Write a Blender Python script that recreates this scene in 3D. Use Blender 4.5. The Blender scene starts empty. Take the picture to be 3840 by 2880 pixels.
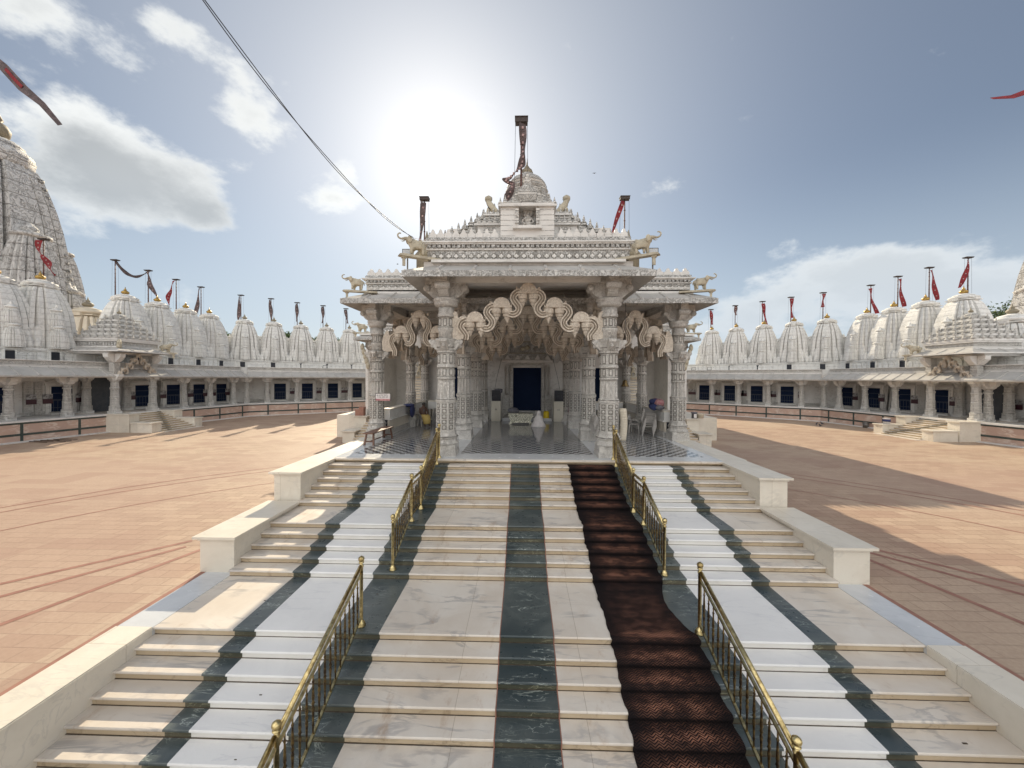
import bpy, bmesh, math, random
from math import sin, cos, pi, radians, atan2, sqrt, hypot
from mathutils import Vector, Matrix, Euler
random.seed(7)
S = bpy.context.scene
COL = S.collection
# ------------------------------------------------------------------ camera
CZ = 4.371
cam = bpy.data.cameras.new('camera'); co = bpy.data.objects.new('camera', cam); COL.objects.link(co)
co.location = (0, 0, CZ)
cam.sensor_fit = 'HORIZONTAL'; cam.sensor_width = 36.0; cam.lens = 36.0*1434.63/3840
cam.shift_y = -13.0/3840; cam.clip_start = 0.05; cam.clip_end = 4000
YAW, PIT, ROL = 0.0273, 0.0069, 0.0050
co.rotation_mode = 'QUATERNION'
co.rotation_quaternion = (Matrix.Rotation(YAW, 3, 'Z') @ Matrix.Rotation(pi/2-PIT, 3, 'X') @ Matrix.Rotation(ROL, 3, 'Z')).to_quaternion()
S.camera = co
S.view_settings.view_transform = 'Standard'; S.view_settings.look = 'None'
S.view_settings.gamma = 1.0; S.view_settings.use_curve_mapping = False
S.view_settings.exposure = 0.92
S.cycles.max_bounces = 7; S.cycles.diffuse_bounces = 4; S.cycles.glossy_bounces = 3
S.cycles.transparent_max_bounces = 6; S.cycles.volume_bounces = 0
# ------------------------------------------------------------------ light
SUN_EL, SUN_AZ = radians(30.2), radians(-12.3)          # azimuth measured from +Y towards +X
SD = Vector((sin(SUN_AZ)*cos(SUN_EL), cos(SUN_AZ)*cos(SUN_EL), sin(SUN_EL)))
sl = bpy.data.lights.new('sun', 'SUN'); sl.energy = 2.95; sl.angle = radians(0.5); sl.color = (1.0, 0.86, 0.64)
so = bpy.data.objects.new('sun', sl); COL.objects.link(so)
so.rotation_euler = (-SD).to_track_quat('-Z', 'Y').to_euler(); so.location = SD*80

class NT:
    """tiny node-graph helper"""
    def __init__(s, tree): s.t = tree; s.n = tree.nodes; s.l = tree.links
    def node(s, typ, **kw):
        n = s.n.new(typ)
        for k, v in kw.items(): setattr(n, k, v)
        return n
    def put(s, sock, v):
        if isinstance(v, bpy.types.NodeSocket): s.l.new(v, sock)
        elif v is not None:
            if hasattr(sock.default_value, '__len__') and isinstance(v, (int, float)): v = [v]*len(sock.default_value)
            if hasattr(sock.default_value, '__len__') and len(v) == 3 and len(sock.default_value) == 4: v = tuple(v)+(1,)
            sock.default_value = v
    def m(s, op, a, b=None, c=None, clamp=False):
        n = s.node('ShaderNodeMath', operation=op, use_clamp=clamp)
        s.put(n.inputs[0], a); s.put(n.inputs[1], b); s.put(n.inputs[2], c)
        return n.outputs[0]
    def vm(s, op, a, b=None):
        n = s.node('ShaderNodeVectorMath', operation=op); s.put(n.inputs[0], a); s.put(n.inputs[1], b)
        return n.outputs['Value'] if op in ('DOT_PRODUCT', 'LENGTH') else n.outputs[0]
    def ss(s, x, a, b, lo=0.0, hi=1.0):
        n = s.node('ShaderNodeMapRange', interpolation_type='SMOOTHSTEP')
        s.put(n.inputs['Value'], x); s.put(n.inputs['From Min'], a); s.put(n.inputs['From Max'], b)
        s.put(n.inputs['To Min'], lo); s.put(n.inputs['To Max'], hi)
        return n.outputs[0]
    def mix(s, f, a, b, mode='MIX'):
        n = s.node('ShaderNodeMix', data_type='RGBA', blend_type=mode)
        s.put(n.inputs[0], f); s.put(n.inputs[6], a); s.put(n.inputs[7], b)
        return n.outputs[2]
    def noise(s, vec, scale, detail=3.0, rough=0.55, dist=0.0):
        n = s.node('ShaderNodeTexNoise'); s.put(n.inputs['Vector'], vec)
        s.put(n.inputs['Scale'], scale); s.put(n.inputs['Detail'], detail); s.put(n.inputs['Roughness'], rough); s.put(n.inputs['Distortion'], dist)
        return n.outputs['Fac']
    def sc(s, vec, v):
        n = s.node('ShaderNodeMapping'); s.put(n.inputs['Vector'], vec); n.inputs['Scale'].default_value = v
        return n.outputs[0]
    def xyz(s, x, y, z):
        n = s.node('ShaderNodeCombineXYZ'); s.put(n.inputs[0], x); s.put(n.inputs[1], y); s.put(n.inputs[2], z); return n.outputs[0]
    def sep(s, v):
        n = s.node('ShaderNodeSeparateXYZ'); s.put(n.inputs[0], v); return n.outputs

# ------------------------------------------------------------------ sky
W = bpy.data.worlds.new('World'); S.world = W; W.use_nodes = True
W.node_tree.nodes.clear(); g = NT(W.node_tree)
tc = g.node('ShaderNodeTexCoord'); D = tc.outputs['Generated']
sky = g.node('ShaderNodeTexSky', sky_type='NISHITA'); sky.sun_disc = False
sky.sun_elevation = SUN_EL; sky.sun_rotation = SUN_AZ
sky.air_density = 1.0; sky.dust_density = 0.35; sky.ozone_density = 1.5; sky.altitude = 20
g.put(sky.inputs[0], D)
x, y, z = g.sep(D)
az = g.m('ARCTAN2', x, y); el = g.m('ARCSINE', z)
SKY = 0.043
skyc = g.mix(0.30, g.vm('MULTIPLY', sky.outputs[0], (SKY, SKY, SKY*.98)), (0.19, 0.205, 0.235, 1))
dsun = g.m('MAXIMUM', g.vm('DOT_PRODUCT', D, tuple(SD)), 0.0)
au1 = g.m('POWER', dsun, 900.0); au2 = g.m('POWER', dsun, 60.0); au3 = g.m('POWER', dsun, 7.0)
aur = g.vm('ADD', g.vm('MULTIPLY', g.xyz(au1, au1, au1), (0.5, 0.49, 0.465)),
           g.vm('ADD', g.vm('MULTIPLY', g.xyz(au2, au2, au2), (0.10, 0.098, 0.09)), g.vm('MULTIPLY', g.xyz(au3, au3, au3), (0.21, 0.203, 0.18))))
base = g.vm('ADD', skyc, aur)
# clouds: soft lobes in azimuth / elevation, broken up by noise on a high flat layer
cv = g.vm('MULTIPLY', D, (1.0, 1.0, 1.7))
n1 = g.noise(cv, 6.5, 10.0, 0.60, 0.0)
n2 = g.noise(cv, 2.6, 3.0, 0.5)
def lobes(L):
    acc = None
    for a0, e0, wa, we, wt in L:
        da = g.m('DIVIDE', g.m('SUBTRACT', az, radians(a0)), radians(wa)); de = g.m('DIVIDE', g.m('SUBTRACT', el, radians(e0)), radians(we))
        r2 = g.m('ADD', g.m('MULTIPLY', da, da), g.m('MULTIPLY', de, de))
        b = g.m('MULTIPLY', g.m('EXPONENT', g.m('MULTIPLY', r2, -0.9)), wt)
        acc = b if acc is None else g.m('ADD', acc, b)
    return acc
dark = lobes([(-49.0, 20.6, 5.6, 3.9, 1.30), (-43.0, 18.8, 4.6, 3.3, 1.15), (-39.6, 18.4, 2.6, 2.2, .75), (-53, 17.5, 5, 3, .5)])
lite = lobes([(-54.5, 30.5, 4.6, 5.0, .80), (-56.0, 24.0, 4.0, 3.0, .55), (-58.0, 38.0, 6.0, 5.0, .60), (-48, 24.6, 4.0, 1.2, .25),
              (-36.5, 31.5, 4.6, 2.6, .66), (-40.0, 35.0, 5.0, 2.4, .58), (-43.5, 34.0, 3.0, 1.6, .5), (-38.0, 24.0, 2.4, 1.0, .48), (-35, 28.0, 3.5, 2.0, .42),
              (-31.0, 22.6, 3.6, 2.0, .66), (-24.8, 25.8, 2.8, 2.8, .62), (-27.5, 24.0, 3.0, 2.0, .35),
              (29.0, 8.6, 5.0, 3.0, .85), (36.0, 9.6, 6.0, 3.8, 1.0), (41.5, 13.0, 5.0, 2.0, .75), (46.0, 10.0, 7.0, 3.2, .85), (53.0, 8.0, 9.0, 3.5, .6), (33.0, 3.0, 24.0, 4.5, .6), (50.6, 13.6, 3.0, 1.0, .38),
              (-53, 10, 7, 3.5, .35), (-44, 9.5, 4, 2.4, .40), (-25, 9.5, 6, 1.4, .28), (-40, 11, 3, 1.5, .25)])
back = g.m('MULTIPLY', g.ss(y, 0.10, -0.40), 0.80)  # cloud bank added behind the camera as fill light
dens = g.m('ADD', g.m('ADD', g.m('ADD', dark, lite), back), g.m('MULTIPLY', g.m('SUBTRACT', n1, 0.5), 3.2))
dens = g.m('ADD', dens, g.m('MULTIPLY', g.m('SUBTRACT', n2, 0.5), 0.5))
cov = g.ss(dens, 0.42, 1.05)
n3 = g.noise(cv, 11.0, 8.0, 0.6)
core = g.m('MULTIPLY', g.ss(g.m('ADD', dark, g.m('ADD', g.m('MULTIPLY', g.m('SUBTRACT', n1, .5), 2.4), g.m('MULTIPLY', g.m('SUBTRACT', n3, .5), 1.2))), 0.35, 1.75), 1.0)
core2 = g.m('MULTIPLY', g.ss(g.m('ADD', lite, g.m('MULTIPLY', g.m('SUBTRACT', n1, .5), 2.6)), 0.55, 1.5), 0.50)
cb = g.mix(g.ss(y, 0.2, -0.4), (0.54, 0.55, 0.54, 1), (1.75, 1.70, 1.62, 1))  # unseen clouds behind the camera brightened to fill the shaded facade
ccol = g.mix(g.m('MAXIMUM', core, core2), cb, (0.215, 0.228, 0.236, 1))
ccol = g.mix(g.ss(n2, .35, .65, 0.0, .35), ccol, (0.36, 0.37, 0.375, 1))
ccol = g.vm('ADD', ccol, g.vm('MULTIPLY', aur, (0.35, 0.35, 0.35)))
fin = g.mix(g.m('MULTIPLY', cov, 0.92), base, ccol)
hz = g.m('MULTIPLY', g.ss(el, radians(26), radians(3)), 0.60)
fin = g.mix(hz, fin, (0.32, 0.37, 0.425, 1))
bg = g.node('ShaderNodeBackground'); g.put(bg.inputs['Color'], fin); bg.inputs['Strength'].default_value = 1.0
wo = g.node('ShaderNodeOutputWorld'); g.l.new(bg.outputs[0], wo.inputs['Surface'])

# ------------------------------------------------------------------ materials
MATS = {}
def newmat(name):
    m = bpy.data.materials.new(name); m.use_nodes = True; t = m.node_tree; t.nodes.clear(); g = NT(t)
    b = g.node('ShaderNodeBsdfPrincipled'); o = g.node('ShaderNodeOutputMaterial'); g.l.new(b.outputs[0], o.inputs['Surface'])
    tc = g.node('ShaderNodeTexCoord'); MATS[name] = m
    return m, g, b, tc.outputs['Object']
def bump(g, b, h, dist, strength=1.0):
    n = g.node('ShaderNodeBump'); n.inputs['Strength'].default_value = strength; n.inputs['Distance'].default_value = dist
    g.put(n.inputs['Height'], h); g.l.new(n.outputs[0], b.inputs['Normal'])
def plain(name, c1, c2=None, scale=2.0, rough=0.5, metal=0.0, bmp=0.0, bscale=30.0, spec=None):
    m, g, b, P = newmat(name)
    c2 = c2 or tuple(v*0.8 for v in c1)
    f = g.ss(g.noise(P, scale, 5.0, 0.62), 0.35, 0.68)
    g.put(b.inputs['Base Color'], g.mix(f, c1, c2)); b.inputs['Roughness'].default_value = rough; b.inputs['Metallic'].default_value = metal
    if spec is not None: b.inputs['Specular IOR Level'].default_value = spec
    if bmp: bump(g, b, g.noise(P, bscale, 4.0), bmp)
    return m
def marble(name, c1, c2, vein, vs=1.6, vw=0.035, vamt=0.5, rough=0.35, stain=None, warp=0.7, tile=None, world=False):
    m, g, b, P = newmat(name)
    cloud = g.ss(g.noise(P, 0.9, 5.0, 0.6, 0.6), 0.3, 0.7)
    c = g.mix(cloud, c1, c2)
    mp = g.node('ShaderNodeMapping'); g.put(mp.inputs['Vector'], P); mp.inputs['Rotation'].default_value = (0.3, 0.2, 0.7); mp.inputs['Scale'].default_value = (0.55, 2.1, 1.6); Q = mp.outputs[0]
    v = g.noise(Q, vs, 8.0, 0.55, warp)
    vm_ = g.ss(g.m('ABSOLUTE', g.m('SUBTRACT', v, 0.5)), 0.0, vw, 1.0, 0.0)
    msk = g.ss(g.noise(P, 1.3, 2.0), 0.42, 0.62)
    c = g.mix(g.m('MULTIPLY', g.m('MULTIPLY', vm_, msk), vamt), c, vein)
    if stain:
        s1 = g.ss(g.noise(g.sc(P, (2.2, 1, 1.0)), 1.5, 6.0, 0.7), 0.56, 0.78)
        c = g.mix(g.m('MULTIPLY', s1, stain[1]), c, stain[0])
    if tile:
        bt = g.node('ShaderNodeTexBrick'); g.put(bt.inputs['Vector'], P); bt.inputs['Scale'].default_value = 1.0
        bt.inputs['Brick Width'].default_value = tile[0]; bt.inputs['Row Height'].default_value = tile[1]; bt.inputs['Mortar Size'].default_value = 0.004
        bt.inputs['Color1'].default_value = (1, 1, 1, 1); bt.inputs['Color2'].default_value = (.9, .9, .9, 1); bt.inputs['Mortar'].default_value = (.62, .58, .52, 1)
        c = g.mix(1.0, c, bt.outputs[0], 'MULTIPLY')
    g.put(b.inputs['Base Color'], c)
    g.put(b.inputs['Roughness'], g.m('ADD', g.m('MULTIPLY', g.noise(P, 6.0, 3.0), 0.25), rough-0.12))
    bump(g, b, g.noise(P, 9.0, 3.0), 0.004)
    return m
def carved(name, c1, c2, dark, scale=7.0, depth=0.02, rough=0.6, shade_dirt=0.35, damt=0.62, bands=None, stain=0.0, joints=None, gw=.055, aniso=(1, 1, 1)):
    """stone with carved relief: scrolling grooves in the bump, shade and grime coloured into the grooves"""
    m, g, b, P = newmat(name)
    Q = g.sc(P, aniso)
    n1_ = g.noise(Q, scale, 2.0, 0.5, 1.1); n2_ = g.noise(Q, scale*2.3, 1.0, 0.5, 0.4)
    e = g.ss(g.m('ABSOLUTE', g.m('SUBTRACT', n1_, 0.5)), gw*.25, gw)
    e2 = g.ss(g.m('ABSOLUTE', g.m('SUBTRACT', n2_, 0.5)), 0.0, gw*.9)
    h = g.m('ADD', g.m('MULTIPLY', e, 0.65), g.m('MULTIPLY', e2, 0.35))
    zz = g.sep(P)[2]
    if bands:
        w = g.m('ABSOLUTE', g.m('SUBTRACT', g.m('FRACT', g.m('MULTIPLY', zz, 1.0/bands)), 0.5))
        plainb = g.ss(w, 0.36, 0.40); h = g.m('MAXIMUM', h, plainb); h = g.m('MULTIPLY', h, g.ss(g.m('ABSOLUTE', g.m('SUBTRACT', w, 0.38)), 0.0, 0.035))
    if joints:
        w = g.m('ABSOLUTE', g.m('SUBTRACT', g.m('FRACT', g.m('MULTIPLY', zz, 1.0/joints)), 0.5))
        h = g.m('MULTIPLY', h, g.ss(w, 0.0, 0.055))
    bump(g, b, h, depth)
    oi = g.node('ShaderNodeObjectInfo'); P2 = g.vm('ADD', P, g.vm('MULTIPLY', oi.outputs['Location'], (1.7, 1.3, .3)))
    cl = g.ss(g.noise(P2, 0.8, 6.0, 0.65), 0.32, 0.7)
    c = g.mix(cl, c1, c2)
    gr = g.ss(h, 0.75, 0.1)  # groove mask: carved hollows get painted shade along with grime
    mk = g.ss(g.noise(P2, 1.7, 4.0, 0.6), 0.25, 0.7, shade_dirt, 1.0)
    c = g.mix(g.m('MULTIPLY', g.m('MULTIPLY', gr, mk), damt), c, dark)
    if stain:
        s1 = g.ss(g.noise(g.sc(P2, (3.0, 3.0, 0.45)), 1.2, 6.0, 0.7), 0.50, 0.74)
        c = g.mix(g.m('MULTIPLY', s1, stain), c, tuple(v*0.6 for v in dark))
    g.put(b.inputs['Base Color'], c); b.inputs['Roughness'].default_value = rough
    return m

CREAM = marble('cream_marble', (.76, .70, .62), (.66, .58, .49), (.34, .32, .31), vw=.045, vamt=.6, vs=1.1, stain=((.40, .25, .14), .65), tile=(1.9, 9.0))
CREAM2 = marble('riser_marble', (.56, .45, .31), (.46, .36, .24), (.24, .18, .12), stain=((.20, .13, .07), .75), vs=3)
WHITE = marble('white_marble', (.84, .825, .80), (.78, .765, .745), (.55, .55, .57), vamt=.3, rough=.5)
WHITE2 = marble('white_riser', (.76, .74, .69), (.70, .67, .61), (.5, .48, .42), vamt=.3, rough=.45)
STEPSHADE = plain('step_shade_grime', (.10, .075, .05), (.05, .04, .03), 8, .8)  # dark strips painting the shadow lines of the steps, with some grime
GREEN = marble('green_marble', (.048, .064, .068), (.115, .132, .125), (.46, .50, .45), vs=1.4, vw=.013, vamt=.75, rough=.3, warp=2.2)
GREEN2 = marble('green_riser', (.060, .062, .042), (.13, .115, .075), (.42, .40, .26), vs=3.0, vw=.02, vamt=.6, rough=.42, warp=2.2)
BLUEM = marble('grey_marble', (.62, .63, .64), (.53, .545, .56), (.4, .4, .42), vamt=.3, rough=.22)
KERB = marble('parapet_marble', (.76, .70, .60), (.68, .62, .52), (.45, .42, .38), vamt=.3, rough=.42, stain=((.46, .38, .27), .30), tile=(1.4, 2.0))
REDL = plain('red_inlay', (.34, .17, .12), (.26, .12, .085), 3, .6)
STONE = carved('carved_stone', (.71, .69, .65), (.61, .59, .55), (.22, .205, .18), 7.5, .04, bands=.34, stain=.22, damt=.8)
PILLAR = carved('carved_pillar', (.78, .75, .70), (.69, .66, .61), (.26, .235, .20), 13.0, .03, damt=.62, gw=.06, shade_dirt=.45, aniso=(1, 1, .8))
FRIEZE = carved('carved_frieze', (.72, .715, .69), (.63, .62, .595), (.18, .17, .15), 8.0, .04, stain=.42, damt=.85, gw=.07, shade_dirt=.55)
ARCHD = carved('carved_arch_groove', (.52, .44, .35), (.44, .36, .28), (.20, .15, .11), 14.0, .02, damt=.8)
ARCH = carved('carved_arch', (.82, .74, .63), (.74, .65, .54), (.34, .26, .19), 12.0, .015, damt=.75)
SMOOTH = marble('dressed_stone', (.73, .715, .685), (.64, .625, .595), (.36, .35, .32), vamt=.5, rough=.55, stain=((.34, .30, .25), .5))
SLAB = marble('roof_slab', (.50, .48, .45), (.40, .385, .36), (.25, .24, .22), vamt=.4, rough=.7, stain=((.24, .22, .19), .7))
TOWER = carved('tower_plaster', (.82, .81, .775), (.76, .75, .715), (.36, .35, .32), 2.2, .02, shade_dirt=.45, damt=.68, stain=.32, joints=.40, gw=.02)
BIGT = carved('old_tower_stone', (.70, .69, .67), (.58, .57, .55), (.16, .145, .13), 1.7, .08, shade_dirt=.45, damt=.85, stain=.25, joints=1.5, gw=.05, aniso=(1, 1, .7))
SAND = plain('cream_plaster', (.72, .65, .52), (.62, .54, .42), 1.0, .7, bmp=.01)
RECSHADE = plain('recess_shade', (.24, .225, .20), (.16, .15, .13), 6, .8)  # dark tone painting the shade in carved recesses
STAT = plain('statue_stone', (.52, .47, .36), (.36, .32, .24), 5, .6, bmp=.012, bscale=22)
PINK = marble('pink_marble', (.54, .37, .29), (.47, .33, .27), (.68, .58, .50), vs=.8, vw=.07, vamt=.8, rough=.5, stain=((.66, .56, .48), .5), warp=2.5)
GREENP = plain('green_band', (.035, .055, .052), (.07, .085, .075), 3, .35)
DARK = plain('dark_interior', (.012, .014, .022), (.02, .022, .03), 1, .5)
NAVY = plain('dark_door', (.007, .016, .045), (.010, .020, .055), .8, .7, spec=.1)
BRASS = plain('brass', (.74, .60, .30), (.34, .25, .11), 13, .30, 1.0)
BRASSD = plain('tarnished_brass', (.07, .05, .035), (.24, .17, .07), 14, .38, 1.0)
GOLD = plain('gilded', (.50, .32, .08), (.30, .20, .08), 8, .38, .7)
GOLDS = plain('weathered_finial', (.30, .26, .18), (.22, .19, .14), 8, .6, .1)
METAL = plain('grey_metal', (.20, .19, .18), (.12, .11, .10), 9, .5, .6)
POLE = plain('red_brown_pole', (.14, .07, .06), (.09, .05, .045), 5, .6)
PALEC = plain('pale_print', (.42, .30, .29), (.34, .22, .21), 3, .85)
REDC = plain('red_cloth', (.26, .025, .03), (.16, .015, .022), 3, .85)
FADED = plain('faded_cloth', (.075, .058, .058), (.15, .11, .11), 2.5, .85)
WHTC = plain('white_cloth', (.76, .72, .70), (.66, .62, .60), 5, .85, bmp=.01)
BOARDW = plain('weathered_board', (.075, .06, .055), (.05, .04, .038), 5, .8)
WOOD = plain('old_wood', (.20, .105, .07), (.13, .07, .05), 5, .6, bmp=.006)
BLACKP = plain('black_plastic', (.022, .023, .03), (.035, .036, .045), 12, .5)
GLASS = plain('lamp_glass', (.55, .58, .60), (.50, .53, .56), 3, .15)
CHAIRP = plain('grey_plastic', (.50, .47, .44), (.42, .40, .37), 4, .42)
CAB = plain('cabinet_laminate', (.66, .62, .52), (.60, .56, .47), 2, .4)
NAVYC = plain('navy_cloth', (.025, .035, .11), (.05, .06, .16), 6, .9)
PINKC = plain('pink_cloth', (.40, .16, .19), (.55, .33, .30), 7, .9)
YELC = plain('mustard_cloth', (.62, .46, .16), (.50, .36, .12), 5, .9, bmp=.01)
YEL = plain('yellow_plastic', (.85, .62, .02), (.78, .55, .02), 4, .5)
GREYC = plain('grey_cloth', (.17, .17, .19), (.11, .11, .13), 6, .9)
SKIN = plain('skin', (.15, .085, .06), (.12, .07, .05), 6, .6)
HAIR = plain('grey_hair', (.07, .065, .06), (.04, .038, .036), 12, .8)
CABLE = plain('cable', (.03, .035, .045), (.05, .055, .065), 3, .6)
SHUT = plain('shutter_metal', (.05, .06, .075), (.075, .085, .10), 3, .5)
BIRD = plain('bird', (.06, .06, .07), (.09, .09, .10), 8, .7)

# silver chest
m, g, b, P = newmat('silver_chest'); SILV = m
vo = g.node('ShaderNodeTexVoronoi', feature='DISTANCE_TO_EDGE'); g.put(vo.inputs['Vector'], P); vo.inputs['Scale'].default_value = 11
g.put(b.inputs['Base Color'], g.mix(g.ss(vo.outputs['Distance'], .02, .13), (.22, .21, .15, 1), (.84, .82, .68, 1)))
b.inputs['Metallic'].default_value = .25; b.inputs['Roughness'].default_value = .35; bump(g, b, vo.outputs['Distance'], .03)
# courtyard paving
m, g, b, P = newmat('courtyard_paving'); PAVE = m
bt = g.node('ShaderNodeTexBrick'); 
wob = g.noise(P, .35, 2.0)
g.put(bt.inputs['Vector'], g.vm('ADD', P, g.xyz(g.m('MULTIPLY', wob, .25), 0.0, 0.0))); bt.inputs['Scale'].default_value = 1.0
bt.inputs['Brick Width'].default_value = .62; bt.inputs['Row Height'].default_value = .31; bt.inputs['Mortar Size'].default_value = .011; bt.inputs['Mortar Smooth'].default_value = .3
bt.inputs['Color1'].default_value = (.370, .258, .182, 1); bt.inputs['Color2'].default_value = (.465, .335, .240, 1); bt.inputs['Mortar'].default_value = (.27, .175, .115, 1); bt.inputs['Bias'].default_value = 0.1
big = g.ss(g.noise(P, .12, 5.0, .6), .36, .66)
c = g.mix(g.m('MULTIPLY', big, .75), bt.outputs[0], (.52, .405, .295, 1))
dk = g.ss(g.noise(g.sc(P, (.35, 1.3, 1)), .9, 6.0, .7), .54, .76)
c = g.mix(g.m('MULTIPLY', dk, .5), c, (.25, .165, .115, 1))
sl_ = g.node('ShaderNodeTexWhiteNoise', noise_dimensions='2D'); g.put(sl_.inputs['Vector'], g.vm('FLOOR', g.vm('MULTIPLY', P, (.81, 1.61, 1)))); c = g.mix(g.ss(sl_.outputs[0], .45, 1.0, 0.0, .50), c, (.32, .195, .14, 1))
pk = g.ss(g.noise(P, .05, 3.0, .5), .45, .6); c = g.mix(g.m('MULTIPLY', pk, .40), c, (.37, .235, .185, 1))
fine = g.noise(P, 14.0, 4.0)
c = g.mix(g.ss(fine, .3, .7, .0, .28), c, (.30, .19, .13, 1))
g.put(b.inputs['Base Color'], c); b.inputs['Roughness'].default_value = .68
bump(g, b, g.m('ADD', bt.outputs[1], g.m('MULTIPLY', fine, -.6)), -.006)
# checker floor
m, g, b, P = newmat('checker_marble'); CHECK = m
ck = g.node('ShaderNodeTexChecker'); g.put(ck.inputs['Vector'], g.vm('ADD', P, (.013, .017, .5))); ck.inputs['Scale'].default_value = 1/.19
ck.inputs['Color1'].default_value = (.02, .024, .03, 1); ck.inputs['Color2'].default_value = (.50, .50, .50, 1)
g.put(b.inputs['Base Color'], g.mix(g.m('MULTIPLY', g.noise(P, 2, 4), .25), ck.outputs[0], (.2, .2, .2, 1)))
b.inputs['Roughness'].default_value = .10; b.inputs['Specular IOR Level'].default_value = .32
# herringbone coir carpet
m, g, b, P = newmat('herringbone_carpet'); CARPET = m
px, py, pz = g.sep(P)
t = g.m('FRACT', g.m('MULTIPLY', px, 1/.12)); zig = g.m('ABSOLUTE', g.m('SUBTRACT', t, .5))
s_ = g.m('FRACT', g.m('MULTIPLY', g.m('ADD', g.m('ADD', py, pz), g.m('MULTIPLY', zig, .11)), 1/.046))
wa_ = g.node('ShaderNodeAttribute', attribute_name='wear'); wfac = wa_.outputs['Fac']
line = g.ss(g.m('ABSOLUTE', g.m('SUBTRACT', s_, .5)), .12, .30)
wear = g.ss(g.noise(g.sc(P, (.9, 1.5, 1.5)), 3.2, 8.0, .75), .40, .62)
up = g.node('ShaderNodeNewGeometry'); nz = g.sep(up.outputs['Normal'])[2]
edge = g.ss(g.m('ABSOLUTE', g.m('SUBTRACT', px, 2.25)), .28, .70, 1.0, .12)
amt = g.m('MULTIPLY', g.m('MULTIPLY', g.m('MULTIPLY', line, edge), g.m('ADD', g.m('MULTIPLY', wear, .82), .18)), wfac)
g.put(b.inputs['Base Color'], g.mix(amt, (.013, .011, .012, 1), (.42, .19, .12, 1))); b.inputs['Roughness'].default_value = .95; b.inputs['Specular IOR Level'].default_value = .08
bump(g, b, g.m('ADD', line, g.noise(P, 60, 2)), .008)
# foliage
m, g, b, P = newmat('foliage'); LEAF = m
g.put(b.inputs['Base Color'], g.mix(g.ss(g.noise(P, 1.3, 3), .35, .65), (.045, .085, .025, 1), (.10, .15, .045, 1))); b.inputs['Roughness'].default_value = .7
BARK = plain('bark', (.10, .07, .05), (.07, .05, .035), 5, .9)
# printed board
m, g, b, P = newmat('printed_board'); BOARD = m
px, py, pz = g.sep(P)
n_ = g.noise(P, 5.0, 3.0)
top = g.mix(g.ss(n_, .4, .6), (.42, .42, .42, 1), (.14, .13, .13, 1))
g.put(b.inputs['Base Color'], g.mix(g.ss(g.m('ADD', pz, g.m('MULTIPLY', n_, .12)), .04, .07), (.055, .018, .028, 1), top)); b.inputs['Roughness'].default_value = .4

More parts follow.
